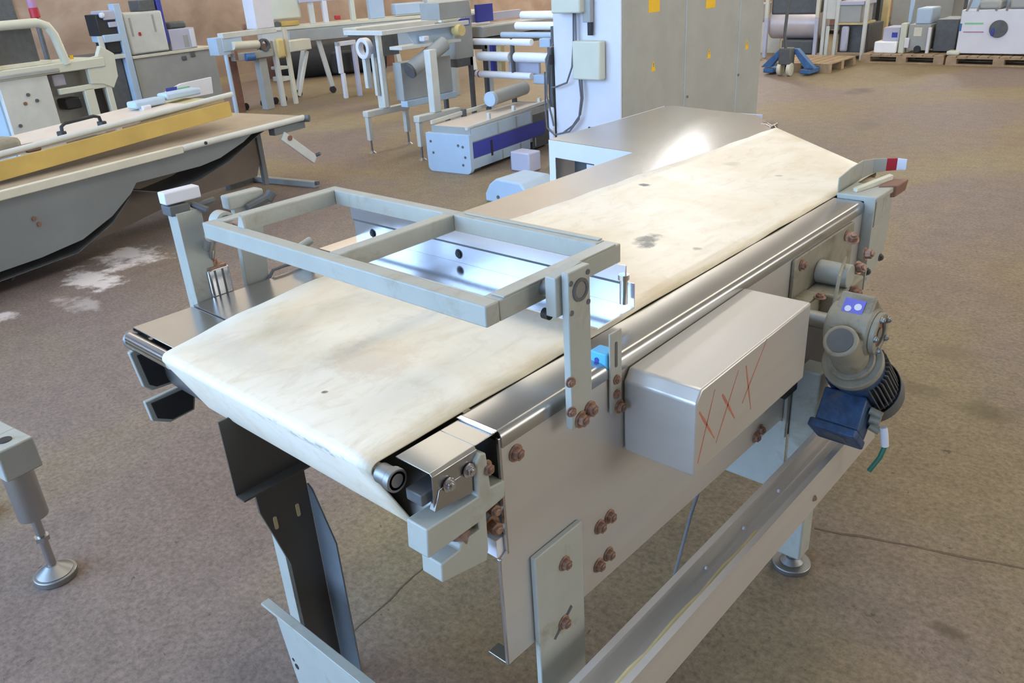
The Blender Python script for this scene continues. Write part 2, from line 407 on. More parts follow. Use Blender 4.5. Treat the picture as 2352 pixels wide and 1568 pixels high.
# --- rollers
CB().cyl((-1.655, dc[0], dc[1]), (-.79, dc[0], dc[1]), .064, 40).build('tension_drum', 'steel_dull', CV, bevel=.002)
nb = CB(); nb.cyl((-1.66, .588, .986), (-.815, .588, .986), .0125, 20); nb.build('nose_roller', 'steel_bright', CV)
nb = CB(); nb.cyl((-.836, .588, .984), (-.80, .588, .984), .016, 20); nb.tube((-.812, .588, .984), (-.800, .588, .984), .019, .010); nb.build('roller_bearing', 'steel_dull', CV, bevel=.001)
nb = CB(); nb.cyl((-1.66, .592, .978), (-1.485, .592, .978), .0175, 20); nb.build('nose_roller', 'steel_bright', CV, bevel=.001)
nb = CB(); nb.cyl((-1.685, .60, .972), (-1.655, .60, .972), .022, 16); nb.build('roller_bearing', 'steel_dull', CV, bevel=.002)
# --- top guards
g = CB(); g.sheet([(-1.49, 1.0), (-1.678, 1.0), (-1.685, .993), (-1.685, .962)], 'y', .605, .741, .0025); g.build('nose_guard', 'steel', CV, bevel=.0008)
g = CB(); g.sheet([(-1.49, .968), (-1.60, .968), (-1.615, .985)], 'y', .615, .70, .003); g.build('nose_bracket', 'steel_dull', CV)
g = CB(); g.sheet([(-.756, .935), (-.752, .995), (-.757, 1.0), (-.832, 1.0)], 'y', .614, .706, .0025)
g.sheet([(-.757, 1.0), (-.832, 1.0)], 'y', .706, .752, .0025); g.build('nose_guard', 'steel', CV, bevel=.0008)
# long left guard running into the widened side table
tp = [(-1.42, .748), (-1.685, .748), (-1.685, 2.513), (-2.135, 2.566), (-2.117, 3.44), (-2.09, 3.46), (-1.63, 3.375), (-1.56, 3.30), (-1.455, 3.175), (-1.40, 3.06)]
g = CB(); g.prism(tp, 'z', .9965, 1.0)
g.build('side_table', 'steel', CV, bevel=.0006)
g = CB(); g.sheet([(-1.50, .996), (-1.688, .996)], 'y', .742, .757, .006); g.build('guard_seam', 'steel_bright', CV, bevel=.002)
g = CB(); g.box(-.836, -.755, .745, .756, 1.0, 1.003); g.build('guard_seam', 'steel_bright', CV, bevel=.001)
g = CB()   # left drop edge of long guard
g.box(-1.686, -1.683, .75, 2.51, .955, .9985); g.build('guard_edge', 'steel', CV)
# table apron (front), with big opening, and right/back edges
g = CB(); p0, p1 = Vector((-2.135, 2.566, 0)), Vector((-1.685, 2.513, 0)); d = p1-p0
def ap(u, v, w=0): q = p0+d*u; n = Vector((d.y, -d.x, 0)).normalized(); return (q.x+n.x*w, q.y+n.y*w, v)
def apbox(mb, u0, u1, z0, z1, t=.003, w=0):
    mb.hexa([ap(u0, z0, w), ap(u1, z0, w), ap(u1, z1, w), ap(u0, z1, w)], [ap(u0, z0, w+t), ap(u1, z0, w+t), ap(u1, z1, w+t), ap(u0, z1, w+t)])
apbox(g, 0, 1, .93, .998); apbox(g, 0, .08, .50, .93); apbox(g, .56, 1.0, .60, .93); apbox(g, 0.08, .56, .5, .62)
g.build('table_apron', 'white', CV)
g = CB(); apbox(g, .10, .54, .55, .93, .02, -.12); g.build('inner_box', 'dgrey', CV)
g = CB(); apbox(g, .40, .56, .86, .915, .03, -.06); g.build('inner_plate', 'white', CV)
g = CB(); g.box(-2.135, -2.13, 2.566, 3.44, .5, .998); g.box(-2.11, -1.63, 3.44, 3.445, .6, .99); g.build('table_side', 'white', CV)
g = CB(); g.cyl((-1.485, 3.19, .995), (-1.44, 3.145, .995), .014, 14); g.box(-1.52, -1.46, 3.20, 3.235, .975, 1.002); g.build('end_clip', 'steel_bright', CV, bevel=.002)
# --- right guard + side panel (one folded sheet)
g = CB(); g.sheet([(-.8345, .982), (-.8335, 1.0), (-.762, 1.0), (-.754, .997), (-.7505, .989), (-.7505, .972)], 'y', .757, 2.257, .0022)
g.build('side_guard', 'steel', CV, ang=50)
g = CB(); g.prism([(.757, .985), (.757, .775), (.737, .762), (.735, .53), (2.257, .50), (2.257, .985)], 'x', -.7535, -.7505); g.build('side_panel', 'steel_side', CV)
g = CB(); g.box(-.80, -.7505, .735, .762, .527, .531); g.build('panel_lip', 'steel', CV, bevel=.001)
g = CB(); g.box(-.757, -.7502, .7335, .737, .53, .765); g.box(-.757, -.7502, .752, .7575, .765, .99); g.build('panel_edge', 'steel_bright', CV, bevel=.001)
g = CB(); g.prism([(.612, .86), (.612, .681), (.75, .681), (3.0, .64), (3.0, .975), (.76, .975), (.76, .86)], 'x', -1.399, -1.395); g.box(-1.395, -1.365, .612, .80, .678, .682)
g.build('side_panel', 'darkleg', CV)
g = CB(); g.box(-1.66, -.76, 1.05, 2.3, .80, .806); g.box(-1.66, -.76, .80, 2.4, .985, .99); g.box(-1.66, -.76, .77, .775, .76, .97); g.build('slider_bed', 'dgrey', CV)
g = CB(); g.box(-1.50, -.86, 2.2, 2.6, .86, .99); g.build('skewed_end_housing', 'dgrey', CV, bevel=.004)
# --- comb shaped bearing plate at the right nose
comb = [(.745, .985), (.718, .990), (.712, .97), (.712, .915), (.70, .905), (.655, .905), (.612, .885)] 
comb = [(.610, .952), (.610, .885), (.660, .883), (.672, .873), (.672, .863), (.612, .862), (.606, .812), (.618, .808), (.700, .790), (.706, .80), (.700, .855),
        (.703, .885), (.748, .885), (.755, .905), (.718, .915), (.712, .93), (.712, .980), (.703, .986), (.694, .980), (.692, .94), (.625, .918)]
c1 = CB(); c1.prism([(.587, .922), (.583, .872), (.690, .872), (.690, .858), (.650, .858), (.645, .848), (.606, .846), (.604, .812), (.70, .790), (.706, .81), (.708, .88), (.752, .885), (.754, .915), (.722, .920), (.718, .985), (.706, .99), (.696, .98), (.694, .918)], 'x', -.790, -.745)
c1.build('bearing_plate', 'grey', CV, bevel=.0025)
c1 = CB(); c1.prism([(.612, .935), (.690, .925), (.694, .968), (.625, .968)], 'x', -.765, -.752); c1.build('guard_clip', 'steel', CV, bevel=.001)
for y, z in ((.642, .968), (.684, .970)): cbolt(CV, (-.751, y, z), (1, 0, 0), r=.0085, h=.008, mat='steel_bright')
cbolt(CV, (-.752, .72, .955), (1, 0, 0), r=.010, h=.012, mat='rust')
cbolt(CV, (-.765, .735, .868), (1, -.2, 0), r=.011, h=.02, mat='rust'); cbolt(CV, (-.765, .735, .832), (1, -.2, 0), r=.012, h=.02, mat='rust')
c1 = CB(); c1.cyl((-.775, .645, .868), (-.748, .668, .858), .012, 14); c1.build('adjuster_screw', 'rust', CV)
c1 = CB(); c1.prism([(.735, .80), (.735, .765), (.757, .762), (.757, .80)], 'x', -.80, -.757); c1.build('wedge_block', 'white', CV, bevel=.001)
c1 = CB(); c1.box(-.80, -.765, .60, .72, .945, .965); c1.build('guard_spacer', 'dgrey', CV, bevel=.002)
# left nose plates: light faces with dark inner sides
c1 = CB(); c1.prism([(.575, .955), (.585, .87), (.60, .855), (.68, .85), (.70, .87), (.70, .96), (.60, .965)], 'x', -1.668, -1.655); c1.build('bearing_plate', 'grey', CV, bevel=.002)
c1 = CB(); c1.prism([(.578, .835), (.583, .785), (.62, .765), (.68, .77), (.70, .84)], 'x', -1.668, -1.655); c1.build('bearing_plate', 'grey', CV, bevel=.002)
c1 = CB(); c1.prism([(.588, .945), (.597, .872), (.61, .862), (.675, .858), (.69, .945)], 'x', -1.655, -1.651); c1.prism([(.589, .828), (.594, .789), (.625, .772), (.675, .776), (.69, .83)], 'x', -1.655, -1.651); c1.build('plate_lining', 'black', CV)
# --- panel bolts
for y, z in ((.788, .947), (1.041, .668), (1.008, .664), (1.036, .579), (1.003, .573)): cbolt(CV, (-.7505, y, z), (1, 0, 0), r=.0115, h=.011)
for y, z in ((1.70, .54), (1.675, .53)): cbolt(CV, (-.7505, y, z), (1, 0, 0), r=.011, h=.011)
# --- legs
def leg_r(y0, y1):
    g = CB(); g.prism([(y0, .725), (y1, .725), (y1, .12), (y0, .12)], 'x', -.7495, -.738); g.build('leg_plate', 'grey', CV, bevel=.002)
leg_r(.806, .940)
cbolt(CV, (-.738, .884, .665), (1, 0, 0), r=.011, h=.011); cbolt(CV, (-.738, .875, .531), (1, 0, 0), r=.011, h=.011)
g = CB(); g.prism([(.845, .512), (.85, .506), (.903, .548), (.898, .556)], 'x', -.739, -.7372); g.build('slot', 'dgrey', CV)
def leg(x, y, w=.07, z1=.5, foot=True):
    g = CB(); g.box(x-w/2, x+w/2, y-w/2, y+w/2, .055, z1); o = g.build('leg', 'grey', CV, bevel=.005)
    g = CB(); g.cyl((x, y, .03), (x, y, .06), .012, 12); g.cyl((x, y, .018), (x, y, .035), .035, 28, .016); g.cyl((x, y, 0), (x, y, .018), .055, 32)
    f = g.build('foot', 'steel_dull', o, bevel=.003)
leg(-.702, 1.885, .07, .66); leg(-.702, .874, .07, .35); leg(-1.44, 1.885, .07, .62)
g = CB(); g.prism([(1.835, .70), (1.935, .70), (1.935, .45), (1.835, .45)], 'x', -.7495, -.740); g.build('leg_plate', 'grey', CV, bevel=.002)
cbolt(CV, (-.665, 1.84, .235), (1, -.3, 0), r=.008, h=.008, mat='black')
# left near leg: wide dark channel with slots
g = CB(); X = -1.41
g.prism([(.655, .76), (.785, .76), (.785, .03), (.705, .03), (.705, .43), (.680, .53), (.661, .60)], 'x', X-.008, X); o = g.build('leg', 'darkleg', CV, bevel=.001)
for y, z in ((.691, .557), (.750, .557)):
    g = CB(); g.prism(rrect(y-.0045, y+.0045, z-.017, z+.017, .004), 'x', X, X+.0012); g.build('slot', 'palew', o)
g = CB(); g.prism([(X, .61), (X+.015, .60), (X+.075, .474), (X+.08, .03), (X, .03)], 'y', .785, .789); g.build('leg_flange', 'slate', o)
g = CB(); g.prism([(X-.05, .50), (X-.008, .56), (X-.008, .03), (X-.05, .03)], 'y', .700, .705); g.build('leg_flange', 'grey', o)
g = CB(); g.cyl((X-.01, .77, .012), (X-.01, .77, .03), .03, 24); g.cyl((X-.01, .77, 0), (X-.01, .77, .014), .05, 24); g.build('foot', 'steel_dull', o)
g = CB(); g.box(-1.66, -1.42, .80, .86, .76, .84); g.build('cross_beam', 'dgrey', CV, bevel=.003)
g = CB(); g.prism([(-1.405, .362), (-.76, .362), (-.76, .12), (-1.36, .12)], 'y', .636, .641); g.box(-1.425, -.76, .620, .642, .360, .367); g.build('cross_plate', 'grey', CV, bevel=.0015)
g = CB(); g.cyl((-1.352, .6355, .205), (-1.352, .6375, .205), .008, 14); g.build('screw_hole', 'black', CV)
g = CB(); g.cyl((-1.362, .6355, .22), (-1.362, .6375, .22), .005, 12); g.build('screw_hole', 'black', CV)
g = CB(); g.box(-1.47, -.738, 1.845, 1.850, .272, .492); g.box(-1.47, -.738, 1.845, 1.87, .489, .494); g.build('cross_plate', 'grey', CV, bevel=.0015)
# --- cover box with chalk marks
g = CB(); prof = [(1.085, .800), (1.083, .952), (1.098, .972), (1.55, .978), (1.55, .800)]
g.prism([(1.088, .797), (1.086, .948), (1.104, .970), (1.553, .978), (1.553, .800)], 'x', -.748, -.597); box_ = g.build('cover_box', 'steel_side', CV, bevel=.004, seg=3)
def stroke(y0, z0, y1, z1, w=.006):
    d = Vector((y1-y0, z1-z0)).normalized(); n = Vector((-d.y, d.x))*w/2; ps = []; K = 7
    up = []; lo = []
    for i in range(K+1):
        t = i/K; q = Vector((y0+(y1-y0)*t, z0+(z1-z0)*t)); ww = (1-.5*abs(2*t-.7))*(.8+.4*random.random())
        up.append(tuple(q+n*ww)); lo.append(tuple(q-n*ww))
    g = CB(); g.prism(up+lo[::-1], 'x', -.5972, -.5966); g.build('chalk_stroke', 'orange', box_, smooth=False)
stroke(1.098, .928, 1.158, .845, .0065); stroke(1.100, .82, 1.150, .950, .004)
stroke(1.180, .926, 1.235, .850, .0065); stroke(1.165, .83, 1.238, .952, .004)
stroke(1.268, .948, 1.302, .838, .0055); stroke(1.262, .87, 1.350, .972, .004)
# --- photo-sensor bracket
g = CB(); g.prism([(1.040, .90), (1.075, .90), (1.075, 1.060), (1.040, 1.060)], 'x', -.748, -.744); br = g.build('sensor_bracket', 'grey', CV, bevel=.001)
g = CB(); g.prism(rrect(1.054, 1.061, .99, 1.04, .003), 'x', -.744, -.7432); g.build('slot', 'dgrey', br)
for z in (.965, .935): cbolt(br, (-.744, 1.058, z), (1, 0, 0), r=.007, h=.005)
cbolt(br, (-.744, 1.066, .905), (1, 0, 0), r=.010, h=.010)
g = CB(); g.box(-.785, -.749, 1.035, 1.065, .99, 1.022); se = g.build('photo_sensor', 'skyblue', CV, bevel=.003)
g = CB(); g.cyl((-.770, 1.0355, 1.006), (-.770, 1.034, 1.006), .005, 12); g.build('sensor_lens', 'navy', se)
# --- cross bracket: bright flange and upright plate with bolt
g = CB(); g.sheet([(1.100, 1.030), (1.2185, 1.030)], 'x', -1.685, -.815, .003)
g.build('cross_flange', 'steel_bright', CV, ang=50)
g = CB(); g.box(-1.685, -.815, 1.219, 1.222, 1.030, 1.082); g.build('cross_plate', 'steel_satin', CV)
g = CB(); g.box(-1.685, -.83, 1.212, 1.216, 1.082, 1.118); g.build('upper_strip', 'steel_satin', CV, bevel=.001)
g = CB(); g.box(-1.685, -.83, 1.2165, 1.2185, 1.076, 1.0835); g.build('strip_gap', 'dgrey', CV)
g = CB(); g.box(-1.685, -1.66, 1.12, 1.21, .985, 1.03); g.build('bracket_foot', 'steel', CV)
g = CB(); g.cyl((-.826, 1.20, 1.045), (-.826, 1.20, 1.095), .008, 14); g.cyl((-.826, 1.20, 1.095), (-.826, 1.20, 1.105), .011, 14); g.build('support_pin', 'steel_bright', CV)
for x, z in ((-1.299, 1.054), (-1.612, 1.052)): cbolt(CV, (x, 1.2215, z), (0, -1, 0), r=.009, h=.006, mat='black')
# --- uprights on the left: posts, cylinder
g = CB(); g.sheet([(-1.735, .822), (-1.735, .768), (-1.70, .768), (-1.70, .822)], 'z', .90, 1.205, -.004)
g.box(-1.733, -1.702, .770, .820, .90, 1.203); po = g.build('post', 'grey', CV, bevel=.001)
g = CB(); g.box(-1.738, -1.706, .752, .835, 1.225, 1.252); g.build('post_block', 'white', po, bevel=.003)
g = CB(); g.box(-1.742, -1.70, .755, .80, 1.20, 1.222); g.cyl((-1.70, .815, 1.21), (-1.70, .86, 1.215), .007, 10); g.cyl((-1.71, .81, 1.215), (-1.68, .83, 1.2), .008, 10); g.build('clamp', 'dgrey', po, bevel=.002)
g = CB(); g.prism([(.898, .985), (.958, .99), (.975, 1.19), (.905, 1.19)], 'x', -1.722, -1.705); po2 = g.build('post', 'grey', CV, bevel=.001)
g = CB(); g.box(-1.735, -1.700, .892, .985, 1.180, 1.212); g.build('post_block', 'grey', po2, bevel=.004)
g = CB(); g.cyl((-1.690, .93, 1.178), (-1.690, .985, 1.19), .010, 10); g.cyl((-1.69, .985, 1.185), (-1.69, 1.0, 1.20), .012, 10); g.build('clamp', 'dgrey', po2)
cyl = CB()
cyl.prism(rrect(-1.752, -1.688, .800, .856, .008), 'z', .955, 1.062); ac = cyl.build('air_cylinder', 'steel_bright', CV, bevel=.002)
g = CB()
for y in (.817, .836): g.box(-1.688, -1.6865, y-.002, y+.002, .965, 1.06)
g.box(-1.722, -1.716, .798, .8, .965, 1.06); g.build('groove', 'dgrey', ac)
g = CB(); g.prism(rrect(-1.749, -1.691, .803, .853, .008), 'z', 1.0625, 1.068); g.cyl((-1.714, .826, 1.066), (-1.714, .826, 1.08), .014, 16); g.build('cylinder_cap', 'rust', ac)
g = CB(); g.cyl((-1.714, .826, 1.07), (-1.66, .815, 1.135), .0065, 12); g.cyl((-1.68, .812, 1.12), (-1.65, .808, 1.15), .014, 12); g.build('piston_rod', 'steel', ac)
g = CB(); g.box(-1.75, -1.66, 1.05, 1.06, .995, 1.05); g.cyl((-1.70, 1.05, 1.045), (-1.70, 1.09, 1.055), .010, 12); g.build('hinge_lug', 'grey', CV, bevel=.002)
g = CB(); g.path([(-1.70, .95, .99), (-1.70, .97, 1.012), (-1.70, 1.0, 1.013), (-1.70, 1.05, 1.01)], .004); g.build('hose_stub', 'cable', CV)
# --- right post of the frame
g = CB(); g.prism([(.888, .945), (.885, 1.14), (.945, 1.15), (.945, .965), (.925, .945)], 'x', -.722, -.7095); 
g = CB(); g.prism([(.893, .948), (.893, 1.225), (.948, 1.225), (.948, .972), (.93, .948)], 'x', -.730, -.716); rp = g.build('frame_post', 'grey', CV, bevel=.0018)
g = CB(); g.prism([(.880, 1.152), (.880, 1.218), (.948, 1.226), (.948, 1.152)], 'x', -.752, -.7305); g.build('pivot_block', 'grey', rp, bevel=.002)
g = CB(); g.tube((-.716, .922, 1.190), (-.7135, .922, 1.190), .019, .0135, 28); g.build('bearing_ring', 'dgrey', rp)
g = CB(); g.cyl((-.716, .922, 1.190), (-.7148, .922, 1.190), .0135, 24); g.build('shaft_end', 'steel_dull', rp)
for y, z in ((.899, 1.207), (.942, 1.213), (.899, 1.158), (.942, 1.163)):
    g = CB(); g.cyl((-.7162, y, z), (-.7145, y, z), .0045, 12); g.build('screw', 'dgrey', rp)
g = CB(); g.cyl((-.775, .905, 1.187), (-.750, .905, 1.187), .014, 20); g.build('pivot_shaft', 'steel_dull', rp)
g = CB(); g.cyl((-.765, .89, 1.150), (-.752, .89, 1.150), .009, 14); g.build('rubber_stop', 'black', rp)
for y, z in ((.915, .960), (.940, .968)): cbolt(rp, (-.716, y, z), (1, 0, 0), r=.0115, h=.011)
for z in (1.04, .985): cbolt(rp, (-.7175, .892, z), (1, -.4, 0), r=.007, h=.006)
# --- mount plate, drive sleeve and torque arm
g = CB(); g.prism(rrect(1.80, 2.18, .74, .968, .008), 'x', -.7500, -.742); mp = g.build('motor_plate', 'greyb', CV, bevel=.0015)
for y, z in ((1.842, .945), (2.125, .943), (1.845, .79)): cbolt(mp, (-.742, y, z), (1, 0, 0), r=.0115, h=.010)
g = CB(); g.cyl((-.742, 1.955, .895), (-.66, 1.955, .895), .030, 28); g.build('drive_sleeve', 'grey', mp, bevel=.002)
g = CB(); g.box(-.742, -.70, 1.80, 1.88, .862, .868); g.box(-.706, -.700, 1.80, 1.88, .80, .866); g.build('angle_clip', 'greyb', mp, bevel=.001)
g = CB(); g.box(-.742, -.66, 1.88, 2.06, .80, .866); g.build('torque_bracket', 'greyb', mp, bevel=.006)
cbolt(mp, (-.69, 1.845, .868), (0, 0, 1), r=.011, h=.010)
for p, a in (((-.66, 2.0, .905), (1, -.3, .3)), ((-.66, 2.04, .93), (1, 0, .2)), ((-.655, 1.975, .85), (1, -.3, 0)), ((-.70, 2.05, .96), (.4, -.6, 1))): cbolt(mp, p, a, r=.013, h=.018)
g = CB(); g.path([(-.70, 2.02, .92), (-.67, 1.92, .93), (-.645, 1.835, .935), (-.638, 1.80, .873), (-.638, 1.785, .80), (-.64, 1.80, .74)], .0042, 10); g.build('hose', 'greyb', CV)
g = CB(); g.box(-.748, -.725, 1.78, 2.15, .60, .80); g.build('dark_gap_block', 'black', CV)  # black block stands in for the shaded gap behind the gearbox
# --- gearmotor
P = Vector((-.562, 1.752, .767)); _t = math.radians(43); a_ = Vector((0, math.cos(_t), -math.sin(_t))); c_ = Vector((0, -math.sin(_t), -math.cos(_t))); bx = Vector((1, 0, 0))
GM = Matrix(((bx.x, c_.x, a_.x, P.x), (bx.y, c_.y, a_.y, P.y), (bx.z, c_.z, a_.z, P.z), (0, 0, 0, 1))) @ Matrix.Scale(.91, 4)    # local x: +X, local y: toward terminal box, local z: down the motor
g = CB(GM)
g.cyl((0, 0, -.10), (0, 0, -.012), .040, 28, .046); g.prism(rrect(-.044, .044, -.125, .035, .035), 'z', -.130, -.05)
g.cyl((-.058, -.062, -.085), (.050, -.062, -.085), .060, 32); g.box(-.044, .042, -.135, -.03, -.140, -.035)
gh = g.build('gear_housing', 'greyb', CV, bevel=.006)
g = CB(GM); g.cyl((0, 0, -.012), (0, 0, .012), .075, 36); g.cyl((0, 0, -.028), (0, 0, -.012), .058, 32); g.build('motor_flange', 'greyb', gh, bevel=.003)
g = CB(GM); g.cyl((.004, .004, -.165), (.004, .004, -.08), .041, 32); g.build('end_cap', 'greyb', gh, bevel=.004)
g = CB(GM); g.cyl((.004, .004, -.1675), (.004, .004, -.164), .031, 28); g.build('cap_disc', 'dgrey', gh)
g = CB(GM); g.tube((.050, -.062, -.085), (.064, -.062, -.085), .052, .034, 32); g.build('output_ring', 'greyb', gh, bevel=.002)
g = CB(GM); g.tube((.052, -.062, -.085), (.056, -.062, -.085), .034, .016, 28); g.build('shaft_seal', 'brown', gh)
g = CB(GM); g.cyl((-.19, -.062, -.085), (-.05, -.062, -.085), .022, 20); g.build('drive_shaft', 'steel_dull', gh)
g = CB(GM); g.cyl((.045, -.062, -.085), (.062, -.062, -.085), .015, 20); g.build('output_shaft', 'steel', gh)
for t in (30, 100, 170, 240, 310):
    q = GM @ Vector((.064, -.062+.043*math.cos(math.radians(t)), -.085+.043*math.sin(math.radians(t)))); cbolt(gh, q, (1, 0, 0), r=.006, h=.006, mat='steel_dull')
g = CB(GM); g.box(-.028, .022, -.115, -.075, -.1425, -.1395); st = g.build('sticker', 'bluewhite', gh)
g = CB(GM); g.cyl((-.014, -.088, -.1438), (-.014, -.088, -.1423), .008, 12); g.cyl((.008, -.096, -.1438), (.008, -.096, -.1423), .009, 12); g.build('sticker_print', 'white', gh)
g = CB(GM); g.cyl((0, 0, .012), (0, 0, .055), .070, 36); g.cyl((0, 0, .055), (0, 0, .195), .062, 36); mo = g.build('motor_body', 'motorblue', CV, bevel=.003)
for i in range(40):
    t = 2*math.pi*i/40
    if abs(math.sin(t)-1) < .22: continue
    g = CB(GM @ Matrix.Rotation(t, 4, 'Z')); g.box(.058, .080, -.0016, .0016, .045, .198); 
    if i == 0: acc = CB()
    acc.v += g.v if False else []
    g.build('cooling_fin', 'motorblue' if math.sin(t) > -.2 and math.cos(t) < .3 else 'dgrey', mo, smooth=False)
g = CB(GM); g.tube((0, 0, .195), (0, 0, .255), .088, .085, 40); g.cyl((0, 0, .251), (0, 0, .258), .088, 40); g.cyl((0, 0, .193), (0, 0, .199), .078, 32); g.build('fan_cover', 'dgrey', mo, bevel=.001)
g = CB(GM); g.hexa([(-.074, .055, .095), (.040, .055, .095), (.040, .055, .215), (-.074, .055, .215)], [(-.070, .150, .100), (.044, .150, .100), (.040, .150, .210), (-.076, .150, .210)])
tb = g.build('terminal_box', 'motorblue', mo, bevel=.006, seg=3)
g = CB(GM); g.prism(rrect(-.082, .044, .092, .218, .01), 'y', .148, .172); g.build('box_lid', 'motorblue', mo, bevel=.004)
g = CB(GM); g.prism(rrect(-.045, .010, .125, .18, .006), 'y', .172, .1735); g.build('lid_plate', 'dgrey', mo)
g = CB(GM); g.cyl((.044, .09, .17), (.070, .09, .175), .012, 14); g.cyl((.044, .075, .145), (.075, .08, .15), .010, 14); g.cyl((.044, .105, .19), (.070, .11, .20), .012, 14); g.build('cable_gland', 'greyb', mo)
q = GM @ Vector((.080, .10, .185))
g = CB(); g.path([q, q+Vector((.005, .0, -.02)), q+Vector((.01, 0, -.05))], .009, 12); g.build('cable_sleeve', 'white', mo)
g = CB(); g.path([q+Vector((.01, 0, -.05)), q+Vector((.005, -.01, -.08)), q+Vector((-.012, -.02, -.12))], .006, 10); g.build('cable_end', 'green', mo)
# --- right end bracket with clamp and red banded arm
g = CB(); g.prism([(2.265, 1.0), (2.265, .745), (2.34, .73), (2.45, .80), (2.47, .86), (2.47, 1.0)], 'x', -.752, -.742); eb = g.build('end_bracket', 'grey', CV, bevel=.002)
g = CB(); g.box(-.752, -.722, 2.258, 2.266, .745, 1.01); g.build('bracket_flange', 'grey', eb, bevel=.001)
g = CB(); g.box(-.83, -.720, 2.262, 2.40, 1.0, 1.016); g.build('clamp_plate', 'grey', eb, bevel=.003)
g = CB(); g.box(-.745, -.722, 2.275, 2.33, .93, 1.012); g.box(-.745, -.726, 2.34, 2.40, .955, 1.008); g.build('clamp_block', 'grey', eb, bevel=.003)
g = CB(); g.hexa([(-.80, 2.30, 1.016), (-.785, 2.29, 1.016), (-.745, 2.46, 1.016), (-.76, 2.47, 1.016)], [(-.80, 2.30, 1.026), (-.785, 2.29, 1.026), (-.745, 2.46, 1.034), (-.76, 2.47, 1.034)]); g.build('wedge', 'cream', eb, bevel=.001)
g = CB(); g.hexa([(-.755, 2.37, .985), (-.715, 2.40, .985), (-.715, 2.49, .985), (-.755, 2.47, .985)], [(-.755, 2.37, 1.02), (-.71, 2.40, 1.02), (-.71, 2.49, 1.02), (-.755, 2.47, 1.02)]); g.build('end_lug', 'brown', eb, bevel=.003)
for y, z in ((2.30, .925), (2.335, .935), (2.33, .775), (2.295, .765), (2.43, .79)): cbolt(eb, (-.742, y, z), (1, 0, 0), r=.009, h=.008, mat='dgrey')
pts = [(-.828, 2.265), (-.832, 2.36), (-.835, 2.46), (-.822, 2.515), (-.795, 2.545), (-.770, 2.560), (-.745, 2.566)]
zt = [1.058, 1.066, 1.067, 1.062, 1.060, 1.060, 1.058]; zb = [1.008, 1.008, 1.012, 1.018, 1.022, 1.024, 1.026]
def armseg(i0, i1, nm, mt):
    g = CB(); 
    for i in range(i0, i1):
        (xa, ya), (xb, yb) = pts[i], pts[i+1]; n = Vector((-(yb-ya), xb-xa)).normalized()*.0035
        g.hexa([(xa, ya, zb[i]), (xb, yb, zb[i+1]), (xb, yb, zt[i+1]), (xa, ya, zt[i])], [(xa+n.x, ya+n.y, zb[i]), (xb+n.x, yb+n.y, zb[i+1]), (xb+n.x, yb+n.y, zt[i+1]), (xa+n.x, ya+n.y, zt[i])])
    return g.build(nm, mt, eb, bevel=.0008)
armseg(0, 4, 'guide_arm', 'grey'); armseg(4, 5, 'red_band', 'red'); armseg(5, 6, 'guide_arm', 'white')  # tip of the arm coloured white for the daylight on its turned face
# --- drip channel along the right side
g = CB()
g.sheet([(-.668, .485), (-.655, .487), (-.652, .450), (-.642, .440), (-.602, .468), (-.590, .474), (-.585, .505), (-.573, .508), (-.566, .425)], 'y', .55, 2.02, .0025)
ch = g.build('channel', 'steel_side', CV, ang=50)
g = CB(); g.path([(-.603+.002*math.sin(i*1.7), .55+i*.05, .474+.0015*math.sin(i*2.9)) for i in range(18)], .0075, 8); g.build('dust_ridge', 'palew', ch)
for y in (1.25, 1.42, 1.60): 
    g = CB(); g.cyl((-.648, y, .452), (-.643, y, .453), .004, 8); g.build('rivet', 'white', ch)
cbolt(ch, (-.567, 1.62, .455), (1, 0, 0), r=.006, h=.005)
g = CB(); g.box(-.700, -.575, 1.86, 1.91, .42, .432); g.box(-.700, -.575, .86, .89, .42, .432); g.build('channel_bracket', 'grey', CV)
# --- hanging cable
g = CB(); g.path([(-.80, 1.530, .53), (-.80, 1.500, .47), (-.801, 1.455, .40), (-.80, 1.41, .31), (-.80, 1.375, .24), (-.81, 1.37, .15), (-.815, 1.38, .06), (-.815, 1.39, .0)], .0042, 8); g.build('cable', 'cable', CV)

# ================================================================== lifting frame (hinged above belt)
LF = thing('lifting_frame', 'grey rectangular tube frame with a middle bar hinged above the white belt', 'frame', (-1.19, .94, 1.165))
LB = lambda: MB(Matrix.Translation(-Vector((-1.19, .94, 1.165))))
def rail(x0, x1, y0, y1, nm='rail'):
    g = LB(); g.box(x0, x1, y0, y1, 1.165, 1.2); return g.build(nm, 'grey', LF, bevel=.0025)
rail(-1.600, -.7745, .770, .800); rail(-1.600, -.8085, 1.090, 1.1165); rail(-1.600, -1.566, .800, 1.090); rail(-.808, -.7745, .800, 1.1165); rail(-1.196, -1.166, .800, 1.090)
g = LB(); g.box(-.8, -.7735, .81, 1.10, 1.2, 1.2035); g.build('weld_strip', 'grey', LF, bevel=.001)
g = LB(); g.box(-1.15, -.815, 1.105, 1.1175, 1.2, 1.2025); g.build('weld_strip', 'grey', LF, bevel=.001)
g = LB(); g.tube((-1.632, .825, 1.185), (-1.600, .825, 1.185), .024, .017, 24); g.build('pivot_eye', 'grey', LF)
g = LB(); g.cyl((-1.64, .825, 1.185), (-1.59, .825, 1.185), .011, 16); g.build('pivot_pin', 'steel_dull', LF)
g = LB(); g.prism([(-1.50, 1.2), (-1.475, 1.2), (-1.478, 1.222), (-1.488, 1.226)], 'y', .796, .801); g.build('lug', 'grey', LF)
g = LB(); g.path([(-1.56, .812, 1.19), (-1.545, .825, 1.196), (-1.53, .81, 1.196), (-1.515, .815, 1.19)], .005, 8); g.build('weld_bead', 'rust', LF)
g = LB(); g.cyl((-1.592, .81, 1.150), (-1.592, .81, 1.166), .012, 12); g.build('rod_joint', 'dgrey', LF)

